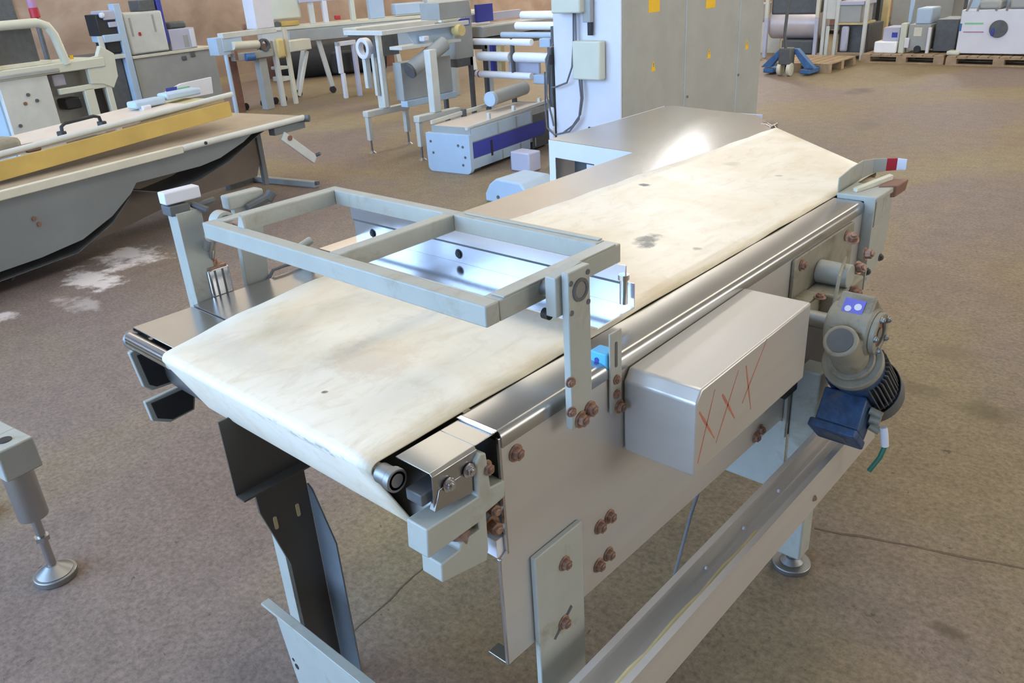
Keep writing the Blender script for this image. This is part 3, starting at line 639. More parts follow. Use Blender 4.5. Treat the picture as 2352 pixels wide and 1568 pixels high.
# ================================================================== machines and stores behind (each in its own frame)
def part(parent, nm, mat, *boxes, bevel=0.0, kind=None):
    g = MB()
    for bx_ in boxes: g.box(*bx_)
    return g.build(nm, mat, parent, bevel=bevel, kind=kind)
def cylp(parent, nm, mat, p0, p1, r, n=20, bevel=0.0): return MB().cyl(p0, p1, r, n).build(nm, mat, parent, bevel=bevel)
def barp(parent, nm, mat, p0, p1, w, h, bevel=.003): return MB().bar(p0, p1, w, h).build(nm, mat, parent, bevel=bevel)

# ---- electrical cabinet
EC = thing('electrical_cabinet', 'tall grey electrical cabinet with yellow warning triangles and a pale blue-white side', 'cabinet', (-3.95, 5.70, 0))
part(EC, 'body', 'white', (-.70, -.012, 0, 2.49, .06, 2.05), bevel=.004); part(EC, 'plinth', 'dgrey', (-.66, -.04, .03, 2.46, 0, .06))
part(EC, 'side_edge', 'white', (-.014, .0, -.006, .012, .06, 2.05), bevel=.002)
for (a, c) in ((.014, .985), (.998, 1.985), (1.998, 2.485)): part(EC, 'door', 'mgrey', (-.012, .006, a, c, .08, 2.03), bevel=.004)
for y in (.9915, 1.9915): part(EC, 'door_gap', 'paleblue', (-.012, .007, y-.005, y+.005, .08, 2.03))
for y, z in ((1.045, .47), (2.02, .54)): cylp(EC, 'lock', 'steel', (.006, y, z), (.016, y, z), .012, 12)
for y in (.47, 1.42, 2.17):
    g = MB(); g.prism([(y-.035, .765), (y+.035, .765), (y, .860)], 'x', .0062, .0075); w = g.build('warning_triangle', 'signy', EC, smooth=False)
    g = MB(); g.prism([(y-.004, .80), (y+.006, .802), (y, .815), (y+.006, .818), (y+.001, .838), (y-.005, .82), (y+.001, .815)], 'x', .0075, .0079); g.build('lightning_mark', 'black', w, smooth=False)
for y in (.47, 1.41):
    w = part(EC, 'sign_plate', 'signy', (.0062, .0078, y-.085, y+.085, 1.235 if y < 1 else 1.20, 1.47))
    g = MB(); zz = 1.32 if y < 1 else 1.28
    g.tube((.0078, y, zz+.06), (.0084, y, zz+.06), .034, .026, 20); g.build('sign_mark', 'glue', w, smooth=False)
part(EC, 'junction_box', 'cream2', (-.425, -.145, -.10, -.012, .755, 1.06), bevel=.012)
part(EC, 'junction_box', 'cream2', (-.62, -.32, -.12, -.012, 1.275, 1.75), bevel=.012)
part(EC, 'box_back', 'mgrey', (-.34, -.26, -.06, -.012, 1.20, 1.60), bevel=.005)
for pts_ in ([(-.44, -.05, 1.28), (-.445, -.05, 1.05), (-.46, -.06, .85), (-.52, -.06, .72), (-.64, -.06, .68), (-.70, -.05, .67)],
             [(-.42, -.05, 1.28), (-.42, -.05, 1.0), (-.39, -.06, .80), (-.37, -.06, .60), (-.40, -.06, .42), (-.50, -.07, .31), (-.66, -.08, .27), (-.76, -.06, .32), (-.78, -.05, .50), (-.77, -.05, .8)],
             [(-.37, -.05, .76), (-.36, -.05, .60), (-.39, -.05, .46), (-.47, -.06, .36), (-.58, -.06, .29)],
             [(-.70, -.05, 1.0), (-.74, -.05, .85), (-.76, -.05, .60), (-.71, -.05, .42), (-.69, -.05, .34)]):
    g = MB(); g.path(pts_, .008, 8); g.build('cable', 'cable', EC)
part(EC, 'cable_gland', 'black', (-.30, -.26, -.05, -.02, 1.10, 1.20), bevel=.004); part(EC, 'cable_gland', 'black', (-.72, -.70, -.05, -.02, .86, .94), bevel=.004)
part(EC, 'side_trunking', 'dgrey', (-.76, -.715, -.02, .06, .34, 1.0), bevel=.004); part(EC, 'side_plate', 'white', (-.76, -.70, -.045, -.012, .05, .50), bevel=.02)

# ---- roller rack beside the cabinet
RR = thing('roller_rack', 'machine end with four stacked white rollers beside the pale cabinet side', 'machine', (-5.30, 6.49, 0))
def roller(x0, x1, z, r, y=.05, nm='roller'): return cylp(RR, nm, 'rollw', (x0, y, z), (x1, y, z), r, 24, .004)
r0 = roller(-1.14, -.32, .945, .034); roller(-1.07, -.62, .800, .048); roller(-.55, -.06, .800, .048); r3 = roller(-1.13, -.34, .615, .036)
cylp(r3, 'red_ring', 'red', (-1.085, .05, .615), (-1.07, .05, .615), .037, 24)
roller(-.83, 0, 1.17, .04, .5); roller(-.78, 0, 1.075, .04, .35); cylp(RR, 'steel_roller', 'paleblue', (-.86, .2, 1.0), (0, .2, 1.0), .028, 20)
part(RR, 'upright', 'dgrey', (-.03, .03, 0, .1, 0, 1.10), bevel=.005); part(RR, 'upright', 'dgrey', (-1.12, -1.08, .15, .22, 0, .98), bevel=.004); part(RR, 'upright', 'dgrey', (-.60, -.57, .03, .07, .60, .98), bevel=.004)
part(RR, 'foot', 'dgrey', (-.06, .06, -.02, .5, 0, .05), bevel=.004); part(RR, 'bearing', 'paleblue', (-.20, -.06, .02, .10, .90, .985), bevel=.01); part(RR, 'bearing', 'paleblue', (-.28, -.1, .0, .1, .55, .64), bevel=.01)
part(RR, 'roll_stock', 'navy', (-.96, -.92, .1, .16, .62, .95)); part(RR, 'roll_stock', 'palew', (-.86, -.80, .1, .16, .62, .95)); part(RR, 'lower_panel', 'lilac', (-.72, -.30, .12, .16, .62, .75), bevel=.01)
g = MB(); g.path([(.02, -.02, .95), (-.05, -.06, .8), (-.03, -.06, .6), (.02, -.05, .45), (.0, -.05, .35)], .012, 8); g.build('cable', 'cable', RR)

# ---- low conveyor with blue stripe
BC = thing('blue_striped_conveyor', 'low grey conveyor on the floor with a broad blue side stripe', 'conveyor', (-5.06, 5.0, 0), 7.5)
part(BC, 'frame', 'mgrey', (-.44, -.004, .02, 1.40, .09, .40), bevel=.004)
part(BC, 'blue_stripe', 'navy', (-.004, .002, .03, 1.22, .13, .265)); part(BC, 'side_strip', 'paleblue', (-.004, .003, .03, 1.0, .275, .385), bevel=.002); part(BC, 'side_strip', 'paleblue', (-.004, .003, .03, .95, .035, .125), bevel=.002)
for y in (.42, .72, .98): part(BC, 'joint', 'mgrey', (.003, .006, y, y+.02, .27, .38), (.003, .006, y+.05, y+.07, .04, .12))
part(BC, 'dark_gap', 'dgrey', (-.05, -.002, 1.0, 1.35, .02, .34)); part(BC, 'slot', 'black', (.002, .004, .30, .33, .10, .24))
g = MB(); g.prism(rrect(-.475, .015, .0, .345, .05, 6, (1, 1, 0, 0)), 'y', -.03, .02); g.build('end_plate', 'paleblue', BC, bevel=.003)
for x, z in ((-.42, .27), (-.40, .17), (-.06, .24), (-.11, .25), (-.04, .15), (-.07, .08)): cylp(BC, 'bolt', 'dgrey', (x, -.034, z), (x, -.03, z), .012, 10)
part(BC, 'belt_surface', 'pinkw', (-.40, -.06, .02, 1.3, .40, .405)); barp(BC, 'guide_rail', 'lgrey', (-.42, .0, .43), (-.42, 1.42, .455), .02, .035); barp(BC, 'guide_rail', 'lgrey', (-.03, .0, .395), (-.03, 1.44, .425), .03, .03)
for y in (.35, .75, 1.2): part(BC, 'rail_post', 'lgrey', (-.06, -.03, y, y+.03, .40, .47), bevel=.003); part(BC, 'rail_post', 'dgrey', (-.43, -.39, y+.1, y+.14, .36, .47), bevel=.003)
cylp(BC, 'drive_motor', 'mgrey', (-.30, .78, .52), (-.30, 1.35, .54), .065, 24, .004); cylp(BC, 'motor_cap', 'paleblue', (-.30, .74, .52), (-.30, .79, .52), .068, 24, .004)
g = MB(); g.path([(-.1, .1, .0), (-.1, .3, .03), (-.06, .55, .03), (-.05, .7, .09)], .02, 8); g.build('cable', 'black', BC)
part(BC, 'foot', 'dgrey', (-.4, -.05, .1, .2, 0, .09), (-.4, -.05, 1.1, 1.3, 0, .09))

# ---- small things at the foot of the cabinet
t = thing('motor_cover', 'pale blue rounded motor cover on the floor behind the side table', 'cover', (-4.06, 4.5, 0))
g = MB(); g.prism([(-.27, .0), (-.27, .06), (-.22, .14), (-.15, .19), (.10, .185), (.16, .12), (.17, 0)], 'y', -.1, .25); g.build('shell', 'paleblue', t, bevel=.015, seg=3)
cylp(t, 'bolt', 'dgrey', (-.13, -.106, .05), (-.13, -.10, .05), .014, 12)
t = thing('hose_bundle', 'bundle of black hoses between the cabinet and the side table', 'hoses', (-3.86, 4.80, 0))
for i in range(7):
    g = MB(); dx = i*.028; g.path([(-.10+dx, .0, .01), (-.06+dx, .02, .12), (.02+dx, .06, .25), (.10+dx, .10, .38), (.16+dx, .14, .52)], .017, 8); g.build('hose', 'black', t)
t = thing('small_control_box', 'small grey control box lying on the floor beside the black hoses', 'box', (-4.72, 5.35, 0))
part(t, 'body', 'lilac', (-.12, .10, -.08, .08, 0, .17), bevel=.012); part(t, 'dark_face', 'dgrey', (-.128, -.12, -.07, .07, .01, .16))

# ---- two H shaped stands and the machine they carry
def hstand(nm_label, x, y):
    t = thing('machine_stand', nm_label, 'stand', (x, y, 0))
    part(t, 'crossbar', 'lgrey', (-.04, .04, 0, .56, .36, .42), bevel=.006)
    for yy in (.03, .53):
        g = MB(); g.box(-.025, .025, yy-.025, yy+.025, .13, .36); l = g.build('leg', 'lgrey', t, bevel=.004)
        g = MB(); g.cyl((0, yy, .02), (0, yy, .14), .011, 12); g.cyl((0, yy, 0), (0, yy, .022), .04, 20, .015); g.build('levelling_foot', 'steel_dull', l)
    part(t, 'upright', 'lgrey', (-.035, .045, .21, .30, .42, .99), bevel=.006)
    return t
hstand('pale grey T-shaped stand left of the dark chute, with two screw feet', -6.66, 5.14); hstand('pale grey T-shaped stand nearer the roller rack, with two screw feet', -5.92, 5.16)
t = thing('hopper_machine', 'grey machine body with pale blue hood carried on two T-shaped stands', 'machine', (-6.3, 5.3, 0))
part(t, 'body_panel', 'mgrey', (-.16, -.04, .10, .78, .50, .86), bevel=.006); part(t, 'lower_beam', 'paleblue', (-.10, .0, .10, .80, .44, .50), bevel=.004)
part(t, 'deck', 'lgrey', (-.06, .12, .0, .80, .99, 1.02), bevel=.004)
part(t, 'rim_beam', 'lgrey', (-.48, .10, -.2, -.15, 1.14, 1.18), bevel=.004); part(t, 'rim_beam', 'lgrey', (.05, .10, -.15, .95, 1.14, 1.18), bevel=.004)
g = MB(); g.hexa([(.03, .25, 1.0), (.03, .75, .98), (.03, .78, 1.14), (.03, .15, 1.14)], [(.04, .25, 1.0), (.04, .75, .98), (.04, .78, 1.14), (.04, .15, 1.14)]); g.build('hood', 'paleblue', t)
g = MB(); g.cyl((.10, .10, .80), (.13, .55, 1.0), .075, 24); g.build('drive_motor', 'mgrey', t, bevel=.006)
g = MB(); g.cyl((.098, .08, .79), (.10, .10, .80), .08, 24); g.build('motor_cap', 'dgrey', t, bevel=.003)
g = MB(); g.tube((-.43, -.04, 1.0), (-.43, .03, 1.0), .10, .06, 28); g.build('handwheel', 'white', t, bevel=.006)
part(t, 'inner_wall', 'dgrey', (-.30, -.27, .0, .30, .92, 1.14)); part(t, 'post', 'lgrey', (-.20, -.16, -.05, 0, .45, 1.14), bevel=.004); part(t, 'side_leg', 'lgrey', (-.48, -.43, -.02, .04, .62, .95), (-.36, -.32, .0, .04, .55, .95), bevel=.004)
part(t, 'knob', 'white', (.06, .13, .28, .36, 1.04, 1.09), bevel=.012); cylp(t, 'yellow_roll', 'glue', (.06, .78, 1.10), (.16, .78, 1.10), .055, 24, .003)
t = thing('parcel_chute', 'tall grey sheet metal chute with a blue edge strip beside the white rollers', 'chute', (-6.38, 6.35, 0))
part(t, 'upper_body', 'mgrey', (-.3, -.01, -.32, .12, 1.20, 1.36), bevel=.004); part(t, 'lower_body', 'mgrey', (-.28, 0, -.15, .12, .80, 1.16), bevel=.004)
part(t, 'legs', 'dgrey', (-.26, -.22, -.14, -.10, 0, .8), (-.04, 0, .06, .10, 0, .8), (-.26, 0, -.14, .10, .72, .80))
g = MB(); g.prism([(-.16, 1.06), (-.13, 1.06), (-.12, 1.12), (.08, 1.12), (.09, 1.19), (-.05, 1.19), (-.16, 1.13)], 'x', .0, .006); g.build('blue_edge', 'navy', t)
part(t, 'ledge', 'cream', (-.02, .03, -.34, -.10, 1.175, 1.20), bevel=.004)
t = thing('transfer_conveyor', 'long grey conveyor beam running behind the white rollers to the cabinet', 'conveyor', (-6.35, 6.6, 0))
part(t, 'beam', 'mgrey', (-.35, .0, 0, 1.6, .98, 1.08), bevel=.004); part(t, 'belt_surface', 'lgrey', (-.33, -.02, 0, 1.6, 1.08, 1.09)); part(t, 'under_beam', 'dgrey', (-.3, -.03, .0, 1.6, .86, .97))
part(t, 'leg', 'lgrey', (-.04, 0, .08, .12, 0, .9), bevel=.003); part(t, 'leg', 'lgrey', (-.04, 0, 1.4, 1.44, 0, .9), bevel=.003); part(t, 'label_rail', 'lilac', (-.30, -.24, .0, .9, 1.12, 1.2), bevel=.003)
part(t, 'blue_bracket', 'navy', (-.20, -.16, .1, .35, 1.12, 1.30), bevel=.003); part(t, 'white_panel', 'cream', (-.3, -.25, -.02, .10, 1.14, 1.34), bevel=.003)

# ---- low table with yellow belt, left
YT = thing('yellow_belt_table', 'low wide table machine with a long yellow belt edge and bulging grey metal belly', 'conveyor', (-5.99, 3.97, 0), 12.1)
Z0 = .615
g = MB(); g.bar((-.02, -6.0, Z0-.025), (-.02, -1.25, Z0-.025), .04, .055, ); g.build('rim', 'cream', YT, bevel=.006)
g = MB(); g.cyl((-.02, -1.25, Z0-.022), (-.02, .02, Z0-.022), .024, 20); g.build('rim_tube', 'lgrey', YT)
g = MB(); g.cyl((-.04, .02, Z0-.03), (.02, .05, Z0-.03), .03, 16); g.build('rim_end', 'dgrey', YT, bevel=.003)
g = MB(); g.box(-1.15, -.03, -6.0, .10, Z0-.035, Z0-.022); g.build('table_top', 'tan', YT)
def bely(y0, y1, depth, n=24, x=-.05):
    pts_ = [(y0, Z0-.05)]
    for i in range(n+1):
        t_ = i/n; pts_.append((y0+(y1-y0)*t_, Z0-.06-depth*math.sin(math.pi*t_)**.8))
    pts_.append((y1, Z0-.05)); return pts_
g = MB(); g.prism([(-6.0, Z0-.05), (-6.0, .2), (-2.9, .145), (-2.45, .152), (-2.15, .18), (-1.9, .27), (-1.72, .38), (-1.66, .44), (-1.1, .43), (-.9, .45), (-.65, .52), (-.50, .585)], 'x', -.06, -.045)
g.build('belly_panel', 'belly', YT, bevel=.002, ang=20)
g = MB(); g.sheet([(-1.72, .40), (-1.4, .30), (-1.1, .33), (-.8, .40), (-.45, .54), (-.3, .58)], 'x', -.95, -.07, .004); g.build('belt_loop', 'dgrey', YT, ang=40)
g = MB(); g.sheet([(-5.9, .10), (-3.0, .08), (-2.2, .10), (-1.9, .22), (-1.72, .36)], 'x', -.95, -.06, .004); g.build('belt_loop', 'dgrey', YT, ang=40)
for y, z in ((-2.42, .40), (-2.40, .36), (-2.75, .30), (-2.9, .42)): cylp(YT, 'bolt', 'brown', (-.045, y, z), (-.035, y, z), .014 if y > -2.5 else .009, 12)
cylp(YT, 'rim_bolt', 'black', (-.0, -1.05, Z0-.02), (.012, -1.05, Z0-.02), .012, 10)
yb = MB(); yb.bar((-.30, -3.2, .645), (-.30, -.49, .745), .012, .115); yb.build('yellow_belt', 'yellow', YT, bevel=.003)
g = MB(); g.cyl((-.33, -3.2, .735), (-.33, -.42, .845), .020, 16); g.build('upper_rail', 'lgrey', YT)
g = MB(); g.hexa([(-.95, -3.2, .70), (-.34, -3.2, .70), (-.34, -.75, .80), (-.95, -.75, .80)], [(-.95, -3.2, .72), (-.34, -3.2, .72), (-.34, -.75, .82), (-.95, -.75, .82)]); g.build('upper_deck', 'pinkw', YT)
g = MB(); g.hexa([(-.9, -1.3, .77), (-.34, -1.3, .77), (-.34, -.5, .80), (-.9, -.5, .80)], [(-.9, -1.3, .79), (-.34, -1.3, .79), (-.34, -.5, .82), (-.9, -.5, .82)]); g.build('deck_extension', 'palew', YT)
g = MB(); g.path([(-.42, -1.86, .775), (-.42, -1.85, .845), (-.42, -1.82, .862), (-.42, -1.60, .872), (-.42, -1.56, .86), (-.42, -1.55, .785)], .012, 10); g.build('handle', 'black', YT)
for y, z in ((-1.86, .772), (-1.55, .784)): part(YT, 'handle_foot', 'black', (-.45, -.39, y-.02, y+.02, z-.02, z+.045), bevel=.006)
part(YT, 'corner_bracket', 'greyb', (-.55, -.36, -2.55, -2.17, .74, .845), bevel=.03); part(YT, 'corner_clamp', 'brown', (-.40, -.32, -2.18, -2.08, .74, .79), bevel=.01)
for y0, y1, z in ((-1.06, -.78, .82), (-.77, -.42, .84)): part(YT, 'side_pad', 'paleblue', (-.80, -.68, y0, y1, z, z+.055), bevel=.015)
part(YT, 'pad_block', 'white', (-.72, -.66, -1.02, -.94, .79, .84), bevel=.008)
g = MB(); g.prism([(-.62, .80), (-.135, .80), (-.12, .935), (-.45, .925), (-.62, .88)], 'x', -.90, -.88); pb = g.build('printed_panel', 'white', YT, bevel=.003)
part(pb, 'print_patch', 'navy', (-.879, -.876, -.61, -.50, .875, .91)); part(pb, 'print_patch', 'lgreen', (-.879, -.876, -.49, -.37, .865, .895))
for x in (-.02,): 
    g = MB(); g.bar((x+.03, -.28, .50), (x+.06, .02, .24), .02, .075); g.build('end_arm', 'lgrey', YT, bevel=.006)
    cylp(YT, 'arm_pivot', 'brown', (x+.035, -.22, .47), (x+.055, -.22, .47), .022, 14); cylp(YT, 'arm_bolt', 'dgrey', (x+.05, .03, .27), (x+.10, .05, .29), .015, 10)
g = MB(); g.prism([(-.15, .56), (-.153, .334), (-.257, .13), (-.70, .13), (-1.133, .13), (-1.738, .05), (-2.3, .025), (-5.5, .02), (-5.5, .3), (-2.3, .3), (-1.0, .55)], 'x', -.405, -.40); g.build('taupe_sheet', 'taupe', YT, smooth=False)  # flat taupe sheet below the table, reaching almost to the floor
g = MB(); g.box(-.12, -.05, -.30, .06, .50, .56); g.build('end_frame', 'belly', YT, bevel=.004); g = MB(); g.box(-.42, -.38, -.20, -.15, .04, .56); g.build('rear_leg', 'belly', YT, bevel=.004)
g = MB(); g.box(-.76, .02, -.02, .04, 0, .05); g.build('foot_bar', 'mgrey', YT, bevel=.004); cylp(YT, 'foot_bolt', 'dgrey', (.02, .0, .04), (.05, .0, .04), .018, 10)
g = MB(); g.box(-1.1, -1.02, -5.5, -5.4, 0, .58); g.box(-1.1, -1.02, -.6, -.52, 0, .58); g.box(-.78, -.72, -.3, .0, 0, .05); g.build('rear_leg', 'dgrey', YT)
t = thing('floor_bracket', 'small dark metal bracket lying on the floor at the left edge', 'bracket', (-5.78, 1.33, 0))
g = MB(); g.path([(-.1, -.08, .01), (-.06, .0, .06), (.02, .05, .07), (.08, .09, .02)], .018, 8); g.build('bar', 'dgrey', t); part(t, 'plate', 'mgrey', (-.1, -.02, -.1, .0, 0, .012))

# ---- cut machine foot at lower left
t = thing('cut_machine_corner', 'grey machine corner with a screw levelling foot at the left edge of the floor', 'machine', (-2.455, .456, 0), 8)
part(t, 'corner_block', 'grey', (-.055, .05, -.05, .055, .40, .50), (-.6, -.05, -.05, .055, .40, .50), bevel=.005)
g = MB(); g.cyl((-.005, 0, .5005), (-.005, 0, .502), .02, 20); g.build('bolt_hole', 'black', t)
g = MB(); g.cyl((0, 0, .235), (0, 0, .40), .042, 28); g.build('leg_tube', 'steel', t, bevel=.002)
g = MB(); g.cyl((0, 0, .05), (0, 0, .235), .013, 16); g.cyl((0, 0, .145), (0, 0, .16), .022, 6); g.build('threaded_rod', 'steel', t)
g = MB(); g.cyl((0, 0, .0), (0, 0, .022), .062, 36); g.cyl((0, 0, .022), (0, 0, .05), .055, 36, .016); g.build('foot_disc', 'steel_dull', t, bevel=.003)
g = MB(); g.cyl((-.56, .02, .0), (-.56, .02, .022), .062, 36); g.cyl((-.56, .02, .022), (-.56, .02, .05), .055, 36, .016); g.cyl((-.56, .02, .05), (-.56, .02, .40), .013, 16); g.build('foot_disc', 'steel_dull', t, bevel=.003)

# ---- press machine, far left
PM = thing('packing_machine', 'cream packing machine with a tubular arch and a flat cabinet door at the left', 'machine', (-9.5, 2.73, 0), 12)
part(PM, 'cabinet', 'lgrey', (-.55, 0, .08, .61, .02, .90), bevel=.008); part(PM, 'cabinet_lit_side', 'paleblue', (-.5, -.05, .06, .08, .02, .86))  # side face coloured pale blue for the cool daylight falling on it
for y, z, m_ in ((.345, .735, 'dgrey'), (.42, .665, 'dgrey'), (.29, .655, 'brown'), (.17, .45, 'dgrey')): cylp(PM, 'push_button', m_, (0, y, z), (.014, y, z), .018, 14)
part(PM, 'bed', 'cream2', (-.55, .02, -.35, 1.30, .90, 1.0), bevel=.01); part(PM, 'bed_top', 'cream', (-.5, -.02, -.35, .72, 1.0, 1.04), bevel=.006)
g = MB(); g.prism([(1.08, .74), (1.22, .72), (1.34, .66), (1.43, .78), (1.45, 1.02), (1.30, 1.12), (1.24, 1.02), (1.08, 1.0)], 'x', -.05, .01); g.build('end_cheek', 'cream2', PM, bevel=.008)
for pts_ in ([(.0, -.5, 1.41), (.0, .66, 1.41), (.0, .76, 1.37), (.0, .81, 1.28), (.0, .86, .98)], [(-.02, .05, 1.40), (-.02, .12, 1.0)]):
    g = MB(); g.path(pts_, .045, 14); g.build('arch_tube', 'cream2', PM)
part(PM, 'window', 'dgrey', (-.10, -.07, .16, .62, 1.03, 1.36)); part(PM, 'roller_bar', 'mgrey', (-.02, .03, -.3, .75, .91, .955), bevel=.01)
part(PM, 'lower_frame', 'cream2', (-.05, 0, .70, 1.30, .68, .74), (-.05, 0, .98, 1.1, .2, .70), (-.05, 0, 1.25, 1.32, 0, .7), bevel=.006)
part(PM, 'inner_panel', 'mgrey', (-.35, -.3, .64, 1.25, .10, .9)); part(PM, 'inner_motor', 'black', (-.28, -.1, .80, .98, .50, .62), (-.28, -.12, 1.15, 1.3, .35, .68), bevel=.02)
part(PM, 'inner_box', 'lilac', (-.28, -.1, .72, .86, .76, .88), bevel=.01); part(PM, 'emergency_tab', 'signy', (.02, .03, .90, .94, 1.02, 1.06))
part(PM, 'side_vent', 'paleblue', (.011, .016, 1.12, 1.30, .90, .98))

# ---- filler with dark screens behind it
FM = thing('filling_machine', 'filling machine with black screens and pale blue panels in front of the brown wall', 'machine', (-12.5, 6.5, 0), 6)
part(FM, 'screen', 'black', (-.3, .0, -1.40, -1.12, 1.10, 1.38), bevel=.01); part(FM, 'screen', 'black', (-.3, -.01, -1.34, -1.10, .86, 1.02), bevel=.01)
part(FM, 'panel', 'lilac', (-.3, .03, -1.25, -1.02, 1.20, 1.27), (-.3, .03, -1.30, -1.02, 1.30, 1.42), bevel=.01); part(FM, 'panel', 'paleblue', (-.3, .04, -1.38, -1.12, 1.01, 1.11), bevel=.01)
part(FM, 'post', 'paleblue', (-.1, .04, -1.13, -1.03, 0, 1.5), bevel=.006); part(FM, 'lamp', 'white', (0, .08, -1.36, -1.30, 1.33, 1.40), bevel=.02)
part(FM, 'lower_box', 'dgrey', (-.5, -.05, -1.75, -1.15, 0, .86), bevel=.01); part(FM, 'support_arm', 'lgrey', (-.02, .02, -1.45, -1.38, .80, 1.1), (-.05, .03, -1.40, -1.1, .78, .84), bevel=.006)
t = thing('control_cabinet', 'beige control cabinet with slotted front above the large grey panel', 'cabinet', (-12.5, 6.5, 0), 6)
part(t, 'body', 'lgrey', (-.45, 0, -.99, -.38, .80, 1.37), bevel=.03); part(t, 'slot', 'mgrey', (0, .006, -.93, -.90, 1.05, 1.3), (0, .006, -.56, -.53, 1.08, 1.32)); part(t, 'base_shadow_strip', 'dgrey', (-.4, .01, -.92, -.42, .791, .80))
part(t, 'red_button', 'red', (0, .02, -.83, -.79, 1.05, 1.10), bevel=.01); part(t, 'display', 'dgrey', (-.3, -.02, -.70, -.45, 1.37, 1.52), bevel=.01); part(t, 'blue_column', 'navy', (-.1, -.02, -.42, -.34, .9, 1.6), bevel=.01); part(t, 'top_tube', 'white', (-.1, -.05, -.63, -.59, 1.37, 1.5), bevel=.01)
t = thing('metal_bench', 'large flat grey metal bench panel with a pale top flange, left of the unwinder', 'bench', (-12.5, 6.5, 0), 6)
part(t, 'front_panel', 'mgrey', (-.6, 0, -1.0, .38, .02, .75), bevel=.004); part(t, 'top_flange', 'cream', (-.65, .03, -1.02, .42, .75, .79), bevel=.006); part(t, 'catch', 'dgrey', (0, .02, -.22, -.14, .64, .70), (0, .02, -.06, .02, .67, .74), bevel=.008)
t = thing('junction_cabinet', 'small lilac grey cabinet standing on the metal bench', 'cabinet', (-12.52, 6.42, .79), 6)
part(t, 'body', 'lilac', (-.35, 0, -.24, .20, 0, .30), bevel=.012); part(t, 'opening', 'mgrey', (0, .006, -.02, .06, .03, .20)); part(t, 'white_strip', 'white', (0, .012, .10, .18, .02, .28), bevel=.01); part(t, 'top_motor', 'dgrey', (-.3, -.05, -.18, .12, .30, .40), bevel=.03)

# ---- unwinder group in front of the long conveyor
UW = thing('film_unwinder', 'film unwinder with cream drum, dark wheel, yellow belt loop and slanted cream legs', 'machine', (-10.55, 6.5, 0), 6)
cylp(UW, 'drum', 'cream', (.02, -.48, .90), (.02, -.06, .88), .055, 24, .004); g = MB(); g.tube((.0, .03, .86), (.06, .03, .86), .085, .055, 28); g.build('dark_wheel', 'dgrey', UW, bevel=.004)
part(UW, 'sheet_box', 'paleblue', (-.2, 0, -.70, -.50, .80, 1.02), bevel=.004); cylp(UW, 'box_leg', 'paleblue', (0, -.60, .0), (0, -.60, .8), .028, 14); part(UW, 'sheet_bracket', 'paleblue', (-.02, .01, -.62, -.30, .84, 1.02), bevel=.006)
part(UW, 'carrier', 'mgrey', (-.1, .05, -.46, .16, .70, .80), bevel=.01); cylp(UW, 'blue_motor', 'blue', (.06, -.34, .74), (.08, -.20, .73), .05, 20, .006); part(UW, 'red_clip', 'brown', (.05, .07, -.50, -.46, .72, .84))
part(UW, 'main_leg', 'mgrey', (-.1, .02, -.09, .04, 0, .70), bevel=.006); part(UW, 'thin_leg', 'lgrey', (-.05, .02, .20, .26, 0, .9), bevel=.006); part(UW, 'cream_leg', 'cream', (-.03, .02, .42, .48, 0, 1.06), bevel=.005)
g = MB(); g.bar((0, .80, .70), (0, .52, .1), .04, .05); g.build('brace', 'lgrey', UW, bevel=.004)
part(UW, 'yellow_loop', 'glue', (-.02, .06, .24, .37, .66, .92), bevel=.03); part(UW, 'cream_box', 'cream', (-.15, .05, .47, .86, .72, .87), bevel=.01); part(UW, 'small_shelf', 'lgrey', (-.2, 0, .26, .42, .34, .40), (-.2, 0, .26, .42, .50, .54), bevel=.004)
part(UW, 'top_beam', 'lgrey', (-.1, .02, -.6, .3, 1.00, 1.07), bevel=.008); part(UW, 'white_column', 'white', (-.2, .02, -.03, .28, 1.07, 1.62), bevel=.01)
part(UW, 'brown_post', 'brown', (-.25, -.2, -.42, -.30, 0, .75), bevel=.003); part(UW, 'knob', 'brown', (-.02, .02, -.25, -.19, 1.08, 1.16), bevel=.02)
for y in (-.2, .12, .34, .5): cylp(UW, 'castor', 'black', (-.35, y, .05), (-.31, y, .05), .05, 18, .006)

LC = thing('long_conveyor', 'long grey conveyor on splayed legs with castors running across the far hall', 'conveyor', (-11.17, 7.43, 0), -22.8)
part(LC, 'beam', 'lgrey', (-.5, 0, -.42, 3.3, .82, .98), bevel=.006); part(LC, 'top_rail', 'cream', (-.5, .03, -.42, 3.3, .98, 1.03), bevel=.008); part(LC, 'side_box', 'mgrey', (0, .04, -.02, 1.1, .80, .96), bevel=.006)
for y0, y1 in ((.40, .52), (.20, -.02), (1.6, 1.7), (2.9, 2.98)):
    g = MB(); g.bar((-.04, y0, .82), (-.04, y1, .10), .07, .07); l = g.build('leg', 'lgrey', LC, bevel=.005); cylp(l, 'castor', 'black', (-.07, y1, .05), (-.01, y1, .05), .05, 18, .006)
part(LC, 'frame_post', 'white', (-.15, -.05, .55, .62, 1.03, 1.40), bevel=.006); part(LC, 'frame_post', 'cream2', (-.15, -.05, .98, 1.05, 1.03, 1.42), bevel=.006); part(LC, 'frame_top', 'lilac', (-.15, -.05, .2, 1.0, 1.34, 1.40), bevel=.005); part(LC, 'frame_post', 'lgrey', (-.15, -.08, .34, .42, 1.03, 1.40), bevel=.004)
part(LC, 'motor_block', 'red', (-.2, -.1, .74, .82, 1.06, 1.12), bevel=.01); part(LC, 'column', 'paleblue', (-.2, -.05, 1.28, 1.52, 1.03, 1.45), bevel=.01)
part(LC, 'hopper', 'cream2', (-.5, -.1, -.35, .22, 1.12, 1.6), bevel=.03); part(LC, 'yellow_tray', 'yellow', (-.1, .04, -.12, .14, 1.04, 1.10), bevel=.006); cylp(LC, 'wheel', 'dgrey', (-.05, -.18, 1.06), (.0, -.18, 1.06), .05, 18)
